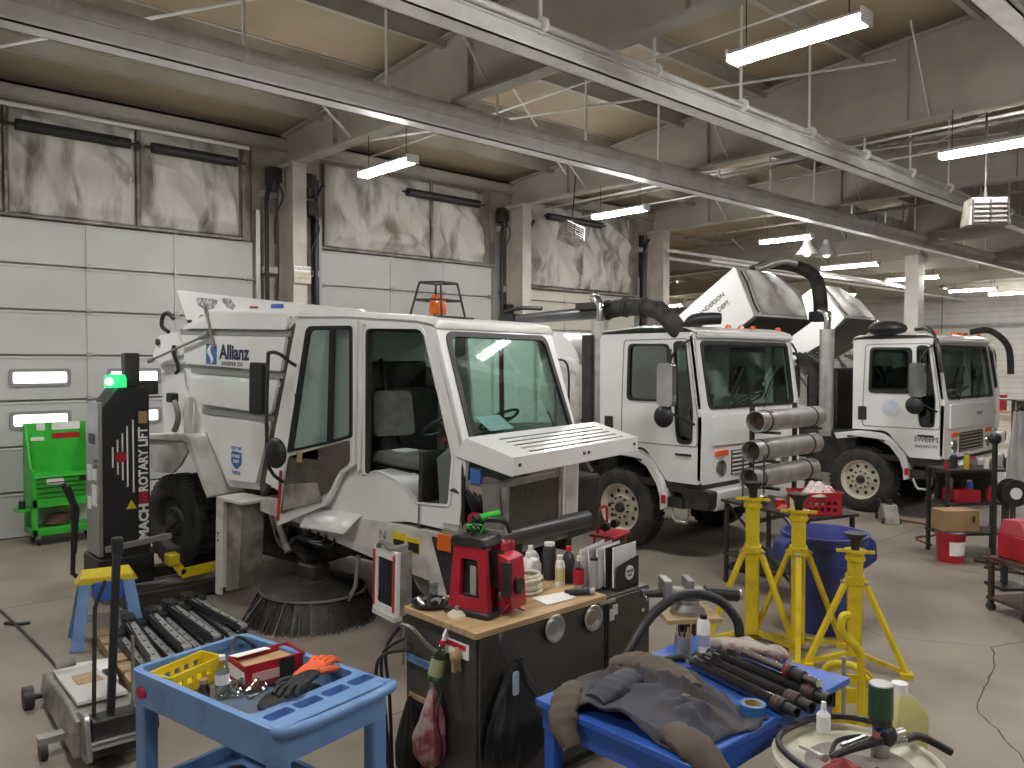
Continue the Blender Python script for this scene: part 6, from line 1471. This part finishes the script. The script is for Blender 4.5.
# ================================================================= dark steel table behind the stands
def dtable():
    T = thing('steel_table', 'thin-legged dark steel table behind the yellow jack stands', 'table', (7.58, 4.12, 0), -18)
    G().box(-.30, .36, -.62, .62, .86, .89).build('tabletop', m_dark, T, bevel=.004)
    for x in (-.27, .31):
        for y in (-.58, .56): G().box(x, x+.035, y, y+.035, .05, .86).build('leg', m_dark, T); G().cyl((x, y+.02, .03), (x+.035, y+.02, .03), .03, n=12).build('caster', m_dark, T)
    for x in (-.25, .32): G().bar((x, .56, .84), (x, -.5, .12), .02).build('cross_brace', m_dark, T)
    G().box(-.28, .34, -.6, .6, .30, .32).build('lower_shelf', m_dark, T)
dtable()
def crate(loc, rz, label, w=.42, d=.30, h=.22):
    T = thing('milk_crate', label, 'crate', loc, rz)
    for y0 in (-d/2, d/2-.012): G().plate(rect(-w/2, w/2, 0, h), 'y', y0, y0+.012, [rect(-w/2+.03+.06*k, -w/2+.07+.06*k, z, z+.04) for k in range(6) for z in (.04, .10)]).build('crate_side', m_red, T)
    for x0 in (-w/2, w/2-.012): G().plate([(y, z) for y, z in rect(-d/2, d/2, 0, h)], 'x', x0, x0+.012, [rect(-d/2+.03+.06*k, -d/2+.07+.06*k, z, z+.04) for k in range(4) for z in (.04, .10)]).build('crate_end', m_red, T)
    G().plate(rect(-w/2-.01, w/2+.01, -d/2-.01, d/2+.01), 'z', h-.02, h, [rect(-w/2+.012, w/2-.012, -d/2+.012, d/2-.012)]).build('crate_rim', m_red, T); G().box(-w/2, w/2, -d/2, d/2, 0, .01).build('crate_base', m_red, T)
    return T
crate((7.42, 3.72, .891), -42, 'red milk crate heaped with plastic-wrapped bundles on the dark steel table')
o = cloth_lump('wrapped_bundle', 'shiny plastic-wrapped bundle with red stripes in the milk crate', 'bundle', mat('film_pink', (.62, .50, .48), .2, 0, (.40, .12, .12), 9, 5, .5, .6, .5, 25), .20, .16, .13, 3.3); o.location = (7.44, 3.70, 1.07)
o = bottle('plastic_jug', 'pale jug standing in the milk crate', 6.98, 3.72, .06, .2, mat('jug_cream', (.62, .60, .45), .4), m_redlens, .3, .25); o.location = (7.30, 3.84, .905)
for k, (x, y, w_, h_, m, l) in enumerate(((7.45, 4.3, .06, .10, m_dkplastic, 'dark tin on the steel table left of the crate'), (7.55, 4.15, .05, .07, m_redlens, 'low red tin on the steel table'), (7.5, 4.5, .04, .16, m_grime, 'slim grimy tin at the left end of the steel table'))):
    o = thing('oil_tin', l, 'tin', (x, y, .891)); G().cyl((0, 0, 0), (0, 0, h_), w_, n=18).build('tin_body', m, o); G().lathe([(.001, h_+.008), (w_*.9, h_+.006), (w_*1.03, h_-.004)], n=18).build('tin_lid', m_galv, o)
o = cloth_lump('shop_rag', 'reddish rag lying in the middle of the steel table', 'rag', mat('rag_red', (.40, .08, .07), .8), .14, .10, .05, 1.1); o.location = (7.43, 4.0, .891)
for k in range(3):
    tag(G().tube([(7.36+.12*k, 4.46-.05*k, .89), (7.36+.12*k, 4.46-.05*k, 1.38+.03*(k % 2))], .008).build('threaded_rod', m_dark), ['thin upright rod on the steel table, left one', 'thin upright rod on the steel table, middle one', 'thin upright rod on the steel table, right one'][k], 'rod')

# --- three steel tubes on a rack in front of truck 2
def rack():
    T = thing('tube_rack', 'dark stand holding the three steel tubes in front of the middle truck', 'rack', (7.80, 4.72, 0))
    for x in (.38, 1.35): G().box(x, x+.05, .12, .16, 0, 1.86).build('upright', m_dark, T); G().box(x-.2, x+.25, -.2, .35, 0, .04).build('rack_foot', m_dark, T)
    for x in (.38, 1.35):
        for z in (1.70, 1.38, 1.08): G().box(x, x+.05, -.20, .16, z-.15, z-.122).build('arm', m_dark, T)
    G().box(.38, 1.4, .12, .16, .5, .55).build('crossbar', m_dark, T)
    return T
rack()
def tube(label, loc, L, r, rz):
    T = thing('steel_tube', label, 'tube', loc, rz, group='stainless tubes stacked on the stand')
    G().lathe([(r*.93, 0), (r, 0), (r, L), (r*.93, L), (r*.93, 0)], ax='x', n=36).build('shell', m_stainless, T)
    G().cyl((.14, 0, 0), (.16, 0, 0), r*.93, n=30).build('inner_baffle', mat('rust_inside', (.13, .07, .04), .7, .2, (.05, .035, .03), 8), T)
    for x in (.12*L, .85*L): G().lathe([(r*1.0, x-.015), (r*1.05, x-.015), (r*1.05, x+.015), (r*1.0, x+.015)], ax='x', n=36).build('band_clamp', m_dark, T)
    for a in (.4, 2.2): G().bar((.10*L, r*1.05*math.cos(a), r*1.05*math.sin(a)), (.16*L, r*1.05*math.cos(a), r*1.05*math.sin(a)), .02).build('clamp_bolt', m_galv, T)
    return T
tube('top steel tube of the three, closest to the windscreen', (7.93, 4.66, 1.70), 1.42, .118, 0)
tube('middle steel tube of the three with rusty open end', (7.84, 4.66, 1.38), 1.45, .118, 0)
tube('bottom steel tube of the three', (7.80, 4.66, 1.08), 1.42, .118, 0)

# --- red chair-like stand in front of truck 2's wheel
o = thing('red_stool', 'red metal stool frame in front of the middle truck\'s front wheel', 'stool', (6.08, 5.15, 0), 15)
o.scale = (.85, .85, .93)
G().box(-.22, .22, -.16, .16, .70, .73).build('seat', m_red, o, bevel=.01)
for x, y in ((-.2, -.14), (.2, -.14), (-.2, .14), (.2, .14)): G().bar((x*.8, y*.8, .70), (x, y, 0), .025).build('leg', m_red, o)
G().tube([(-.1, .1, .73), (-.1, .1, .95), (.12, .1, .97), (.12, .1, .73)], .016, 8, 3).build('back_loop', m_red, o); G().cyl((-.14, 0, .80), (-.06, 0, .80), .045).build('spool', m_black, o); G().cyl((.10, 0, .80), (.18, 0, .80), .045).build('spool', m_black, o)

# ================================================================= right side
def rcart():
    T = thing('metal_cart', 'rusty brown metal frame cart carrying the red toolbox, at the right edge', 'cart', (8.78, 2.07, 0), -32)
    T.scale = (1, 1, .78)
    m_rust = mat('rusty_frame', (.13, .075, .055), .6, .3, (.07, .045, .035), 6)
    G().box(-.50, .55, -.24, .24, .62, .66).build('cart_top', m_rust, T)
    for x in (-.48, .50):
        for y in (-.22, .20): G().box(x, x+.04, y, y+.04, .08, .62).build('post', m_rust, T); c = G().cyl((x, y+.02, .045), (x+.04, y+.02, .045), .045, n=16).build('caster', m_rub, T)
    G().box(-.5, .55, -.24, .24, .14, .17).build('bottom_shelf', m_rust, T)
    G().tube([(-.50, .1, .60), (-.62, .1, .66), (-.68, .05, .72)], .018, 8, 3).build('push_bar', m_rust, T)
    return T
rcart()
def rbox():
    T = thing('red_toolbox', 'large red metal toolbox with sloped lid at the right edge', 'toolbox', (8.78, 2.07, .517), -32)
    T.scale = (1, 1, 1.35)
    G().box(-.42, .48, -.20, .20, 0, .17).build('box_body', m_red, T, bevel=.01)
    G().plate([(-.20, .17), (.20, .17), (.14, .27), (-.06, .28)], 'x', -.42, .48).build('sloped_lid', mat('red_faded', (.52, .08, .09), .4), T, bevel=.01)
    G().box(-.42, .48, -.205, -.20, .155, .18).build('lid_seam', m_dark, T)
    for x in (-.2, .25): G().box(x, x+.06, -.215, -.20, .12, .20).build('latch', m_chrome, T)
    G().plate(rect(-.30, -.08, -.10, -.04), 'z', .262, .266).build('yellow_label', m_yellow, T)
rbox()
o = thing('waste_bin', 'dark green bin standing on the rusty cart\'s bottom shelf', 'bin', (8.85, 2.03, .135), 0)
o.scale = (.95, .95, .85)
G().lathe([(.001, 0), (.13, 0), (.17, .36), (.18, .37), (.165, .37), (.12, .02)], n=28).build('bin_body', mat('bin_green', (.03, .045, .035), .5), o); G().lathe([(.175, .30), (.182, .31), (.175, .32)], n=28).build('bin_band', m_black, o)
o = thing('red_bucket', 'red bucket with white side label on the floor under the cardboard box', 'bucket', (10.25, 3.45, 0))
o.scale = (.9, .9, .9)
G().lathe([(.001, 0), (.15, 0), (.18, .36), (.185, .37), (.185, .39), (.17, .39), (.14, .02)], n=30).build('bucket_body', m_red, o); G().lathe([(.162, .10), (.176, .28)], n=20, a0=3.4, a1=5.3).build('bucket_label', m_paper, o); G().lathe([(.001, .41), (.15, .40), (.185, .37)], n=28).build('bag_liner', mat('bag_blue', (.35, .45, .70), .5), o)
o = thing('cardboard_box', 'brown cardboard box sitting on the red bucket', 'box', (10.3, 3.42, .371), -38)
o.scale = (.72, .8, .9); G().box(-.30, .30, -.16, .16, 0, .27).build('box_body', m_card, o, bevel=.004); G().box(-.30, .30, -.01, .01, .271, .273).build('tape_strip', m_wood, o); G().box(.18, .22, -.164, -.16, .12, .2).build('hand_hole', m_ink, o)
def shelfcart():
    T = thing('utility_cart', 'dark utility cart crowded with tools in front of the right truck', 'cart', (10.9, 3.45, 0), -38)
    for z in (.25, .62, 1.02): G().box(-.45, .45, -.22, .22, z, z+.03).build('shelf', m_dark, T, bevel=.004)
    for x in (-.44, .40):
        for y in (-.21, .17): G().box(x, x+.04, y, y+.04, .0, 1.05).build('post', m_dark, T)
    G().box(-.3, .0, -.2, .1, .65, .80).build('red_drawer', m_red, T, bevel=.006); G().box(-.35, .38, .1, .18, .65, .98).build('back_panel', m_black, T)
    return T
shelfcart()
mm_ = [m_red, m_galv, m_dkplastic, m_yellow, m_lblue, m_grime, m_paper]
lb = ['red tin with dark lid', 'silver tin', 'black bottle', 'yellow-green tin', 'blue can', 'grimy canister', 'white tub', 'short red can', 'small steel pot', 'black round tub']
for k in range(10):
    lv = k % 3; z = (1.051, .651, 1.051)[lv]; x = -.38+.085*k; y = -.10+.06*(k % 3)
    c, s_ = math.cos(R(-38)), math.sin(R(-38)); px, py = 10.9+x*c-y*s_, 3.45+x*s_+y*c
    if lv == 1 and -.32 < x < .02: z = .801
    o = thing('shop_can', lb[k]+' on the crowded utility cart', 'can', (px, py, z)); h_ = .08+.03*(k % 4); r_ = .03+.008*(k % 3)
    G().cyl((0, 0, 0), (0, 0, h_), r_, n=16).build('can_body', mm_[k % 7], o); G().cyl((0, 0, h_), (0, 0, h_+.02), r_*.7, n=14).build('can_lid', mm_[(k+2) % 7], o)
o = thing('orange_cord', 'orange-red cord loop hanging on the utility cart', 'cord', (10.95, 3.05, .5))
G().tube([(.16*math.cos(a), .03*math.sin(2*a), .18*math.sin(a)) for a in [2*PI*q/28 for q in range(28)]], .014, closed=True).build('cord_loop', m_redlens, o); G().tube([(0, 0, .17), (.02, .02, .3)], .008).build('cord_end', m_redlens, o)
# tall grey coat on a post, gas bottles at the far right
o = thing('coat_post', 'dark post with a round knob, left of the hanging grey coat', 'post', (10.6, 3.1, 0)); G().cyl((0, 0, 0), (0, 0, 1.42), .03).build('pole', m_dark, o); G().ball((0, 0, 1.45), .07).build('knob', m_black, o); G().box(-.2, .2, -.15, .15, 0, .03).build('post_foot', m_dark, o)
o = bag('grey_coat', 'long pale grey coat hanging at the right edge', 'coat', mat('coat_grey', (.42, .42, .40), .9, 0, (.34, .34, .33), 5), (10.28, 2.76, 1.80), .20, .10, 1.05, 11.3, top=.6); G().tube([(-.12, 0, .0), (0, 0, .06), (.12, 0, .0)], .012, 8, 3).build('hanger', m_dark, o); text('EC', .12, face_M((-.08, -.17, -.95), (.72, -.69, 0), (0, 0, 1)), m_grime, o)
o = thing('coat_rail', 'tall dark rail stand that the grey coat hangs on', 'stand', (10.4, 2.86, 0)); G().cyl((0, 0, 0), (0, 0, 1.92), .02).build('pole', m_dark, o); G().cyl((-.25, -.45, 1.92), (.2, .2, 1.92), .014).build('rail', m_galv, o); G().box(-.25, .25, -.2, .2, 0, .03).build('rail_foot', m_dark, o)
o = thing('black_jacket', 'black jacket hanging on the rail at the right edge', 'jacket', (10.65, 2.42, 1.85)); g = G().ball((0, 0, -.35), (.16, .14, .36), 20, 14); g.build('jacket_body', m_cloth_blk, o); G().tube([(-.05, 0, .0), (0, 0, .05), (.06, 0, .0)], .01).build('hanger', m_galv, o)
for k, (x, y, h_, m, l) in enumerate(((8.35, 2.32, .22, m_galv, 'silver bottle standing behind the red toolbox'), (8.6, 2.35, .26, m_dkplastic, 'dark tall bottle behind the red toolbox'), (8.95, 2.1, .20, m_paper, 'white bottle behind the red toolbox'))):
    pass
o = thing('vinyl_reel', 'dark hose reel with white hub standing beside the red toolbox', 'reel', (9.45, 2.6, .0), -40); G().lathe([(.001, -.06), (.14, -.06), (.14, -.05), (.09, -.04), (.09, .04), (.14, .05), (.14, .06), (.001, .06)], (0, 0, 1.0), 'y', 28).build('reel', m_black, o); G().cyl((0, -.075, 1.0), (0, -.06, 1.0), .06).build('hub', m_paper, o); G().bar((0, .1, 1.05), (0, .1, 0), .05).build('reel_post', m_dark, o); G().box(-.15, .15, -.1, .2, 0, .03).build('reel_foot', m_dark, o); G().bar((0, -.05, 1.), (0, .12, 1.), .03).build('spindle', m_galv, o)
# far background: workbench with red boxes
o = thing('far_workbench', 'distant workbench against the far right wall', 'bench', (27, 7.4, 0), 90); G().box(-2, 2, -.4, .4, .85, .92).build('bench_top', m_wood, o)
for x in (-1.9, 1.8):
    for y in (-.35, .3): G().box(x, x+.08, y, y+.08, 0, .85).build('leg', m_dark, o)
for k, (y, w_, h_, m, l) in enumerate(((7.9, .5, .45, m_red, 'distant red box on the far workbench'), (7.1, .4, .3, m_dark, 'distant dark box on the far workbench'), (6.3, .4, .5, m_paper, 'distant white box on the far workbench'))):
    o = thing('storage_box', l, 'box', (27, y, .921)); G().box(-.2, .2, -w_/2, w_/2, 0, h_).build('box_body', m, o, bevel=.01); G().box(-.21, .21, -w_/2-.01, w_/2+.01, h_-.05, h_).build('box_lid', m, o)
# bottle jack on the floor near truck 3's wheel, hoses
o = thing('low_floor_jack', 'small dark grey jack on the floor by the right truck\'s front wheel', 'jack', (12.15, 4.95, 0), 35)
G().plate([(-.28, 0), (.28, 0), (.20, .10), (.02, .26), (-.12, .26), (-.26, .08)], 'y', -.10, .10).build('jack_body', m_grime, o, bevel=.01); G().cyl((-.05, 0, .24), (-.05, 0, .33), .05).build('ram', m_dark, o); G().tube([(.2, 0, .08), (.5, 0, .22), (.8, .1, .3)], .018).build('jack_handle', m_dark, o)
for x in (-.2, .2): G().cyl((x, -.13, .045), (x, .13, .045), .045, n=14).build('wheel', m_dark, o)
tag(G().tube([(12.3, 4.9, .015), (12.2, 4.4, .015), (11.6, 4.1, .015), (11.2, 4.2, .015), (10.9, 3.9, .015)], .015, 8, 6).build('air_line', mat('hose_red', (.22, .07, .05), .6)), 'dull red hose on the floor running from the right truck', 'hose')
# cracks
ck = G(); pts = [(6.05, 1.75), (6.6, 1.98), (6.75, 2.2), (7.25, 2.1), (7.6, 2.25), (8.4, 2.9)]
def crack(P, w):
    P = [Vector((x, y, .0006)) for x, y in P]; out = []
    for a, b in zip(P, P[1:]):
        for k in range(8):
            q = a.lerp(b, k/8); q += Vector((.025*noise.noise(q*7), .025*noise.noise(q*9+Vector((3, 1, 1))), 0)); out.append(q)
    g = G(); L = []; 
    for i, p in enumerate(out):
        d = (out[min(i+1, len(out)-1)]-out[max(i-1, 0)]).normalized(); n_ = Vector((-d.y, d.x, 0))*w*(.6+.8*abs(noise.noise(p*20)))
        L.append([tuple(p-n_), tuple(p+n_)])
    return g.loft(L, caps=False, closed=False)
for P, w_ in (([(4.7, 1.0), (5.5, 1.45), (6.0, 1.85), (6.9, 2.0), (7.4, 2.15), (7.8, 2.0)], .006), ([(7.4, 2.15), (7.0, 2.9), (7.6, 4.0)], .004), ([(.9, 9.5), (1.2, 8.2), (1.0, 7.1)], .003)):
    o = crack(P, w_).build('floor_crack', mat('crack_dark', (.07, .06, .05), .8), smooth=False); st(o)
jt = G()
for x in (4.95, 9.9, 14.8): jt.box(x-.004, x+.004, -8, 12.3, 0, .0007)
for y in (4.45, 8.9, .0): jt.box(-13, 39, y-.004, y+.004, 0, .0007)
st(jt.build('floor_joint', mat('joint_dark', (.10, .09, .078), .7)))

# ================================================================= drum at the lower right
def drum():
    T = thing('steel_drum', 'open-topped drum with pale ring and dark lid at the lower right', 'drum', (3.08, 1.36, 0))
    G().lathe([(.001, 0), (.30, 0), (.30, .25), (.31, .26), (.30, .27), (.30, .53), (.31, .54), (.30, .55), (.30, .785)], n=44).lathe([(.30, .78), (.30, .786)], n=44).build('drum_body', mat('drum_maroon', (.16, .03, .035), .5), T)
    G().lathe([(.30, .785), (.315, .79), (.315, .815), (.30, .82), (.29, .815), (.288, .80)], n=44).build('drum_rim', mat('lid_cream', (.68, .65, .52), .5, 0, (.50, .46, .36), 5), T)
    G().lathe([(.001, .795), (.18, .795), (.288, .80)], n=44).build('drum_lid', mat('lid_cream', (.68, .65, .52), .5, 0, (.50, .46, .36), 5), T)
    G().lathe([(.20, .812), (.13, .818), (.001, .818)], (-.04, -.03, 0), n=30).build('lid_stain_mat', m_grime, T)
    return T
drum()
o = tag(G().tube([(3.08+.29*math.cos(a), 1.36+.29*math.sin(a), .845+.01*math.sin(3*a)) for a in [R(10)+R(245)*k/30 for k in range(31)]]+[(2.93, 1.16, .84), (3.0, 1.25, .84)], .013, 10).build('grease_hose', m_black), 'black hose coiled round the drum\'s rim', 'hose')
o = thing('white_bottle', 'small white squeeze bottle standing at the back of the drum', 'bottle', (3.19, 1.55, .822)); G().lathe([(.001, 0), (.026, 0), (.028, .01), (.028, .07), (.012, .09), (.010, .10)], n=20).build('bottle_body', m_paper, o); G().cyl((0, 0, .095), (0, 0, .125), .012, .009).build('bottle_cap', m_white, o)
o = thing('grease_gun', 'black pistol-grip fuel nozzle lying on the drum', 'tool', (3.08, 1.33, .845), -20)
G().tube([(-.14, .03, 0), (-.06, .02, .02), (.04, .0, .04), (.10, .0, .045)], [.012, .016, .02, .022], 12, 5).build('nozzle_barrel', m_black, o); G().tube([(-.12, .05, .0), (-.05, .09, .02), (.04, .07, .03), (.06, .0, .04)], .009, 8, 5).build('lever_guard', m_black, o); G().ball((.11, 0, .05), (.045, .035, .045), 14, 10).build('valve_body', m_black, o); G().bar((-.08, .04, .03), (.03, .03, .05), .014, .01).build('trigger', m_galv, o); G().cyl((.13, 0, .045), (.2, .0, .05), .018).build('coupling', m_stainless, o)
o = thing('steel_nozzle', 'thin silver nozzle leaning in the drum\'s left side', 'nozzle', (2.93, 1.47, .835), 60); G().tube([(-.07, 0, .03), (0, 0, .02), (.08, 0, .0)], [.012, .009, .005], 10, 4).build('nozzle_tip', m_stainless, o); G().cyl((-.09, 0, .035), (-.07, 0, .03), .015).build('nozzle_nut', m_galv, o)
o = cloth_lump('red_rag', 'dark red rag at the front of the drum', 'rag', mat('rag_maroon', (.30, .05, .06), .85), .10, .08, .06, 6.6); o.location = (2.90, 1.33, .82)
def filt():
    T = thing('air_regulator', 'dark green filter canister with pale top on steel fittings, lower right', 'filter', (3.17, 1.31, .822), 10)
    G().cyl((0, 0, 0), (0, 0, .05), .035).build('regulator_base', m_galv, T); G().cyl((0, 0, .05), (0, 0, .12), .030, n=20).build('sight_bowl', mat('bowl_blue', (.03, .08, .30), .2), T)
    G().cyl((0, 0, .12), (0, 0, .145), .042, n=22).build('filter_collar', m_dark, T); G().cyl((0, 0, .145), (0, 0, .275), .046, n=28).build('filter_canister', mat('canister_green', (.02, .075, .04), .3, coat=.4), T)
    G().lathe([(.001, .28), (.042, .279), (.046, .270)], n=28).build('canister_cap', mat('cap_pale', (.55, .58, .56), .4), T)
    for s_, l_ in ((1, .10), (-1, .07)): G().cyl((0, 0, .10), (s_*l_, 0, .10), .014).build('fitting', m_chrome, T)
    G().cyl((.0, 0, .03), (.13, -.06, .02), .018).build('hose_fitting', m_chrome, T); G().tube([(.12, -.055, .02), (.22, -.10, .015), (.3, -.2, -.05)], .016, 10, 4).build('outlet_hose', m_black, T); G().box(.03, .06, -.02, .02, .06, .10).build('gauge', m_black, T)
filt()
o = thing('stool_drum', 'small dark drum under the yellow oil jug', 'drum', (3.58, 1.40, 0)); G().lathe([(.001, 0), (.17, 0), (.17, .55), (.175, .56), (.001, .56)], n=30).build('drum_body', m_dark, o); G().lathe([(.172, .27), (.178, .28), (.172, .29)], n=30).build('drum_ring', m_dark, o)
o = thing('oil_jug', 'translucent yellow oil jug with white cap, lower right', 'jug', (3.58, 1.40, .561), -20)
o.scale = (1.2, 1.2, 1.12)
oy = mat('oil_yellow', (.62, .58, .25), .3, 0, (.54, .50, .19), 3)
G().loft([[(-.08*q, -.06*q, z), (.08*q, -.06*q, z), (.08*q, .06*q, z), (-.08*q, .06*q, z)] for z, q in ((0, 1), (.12, 1), (.125, .97), (.135, 1), (.24, 1), (.30, .6), (.325, .3))]).build('jug_body', oy, o, bevel=.022); G().cyl((-.0, 0, .32), (-.0, 0, .36), .028).build('jug_cap', m_paper, o)
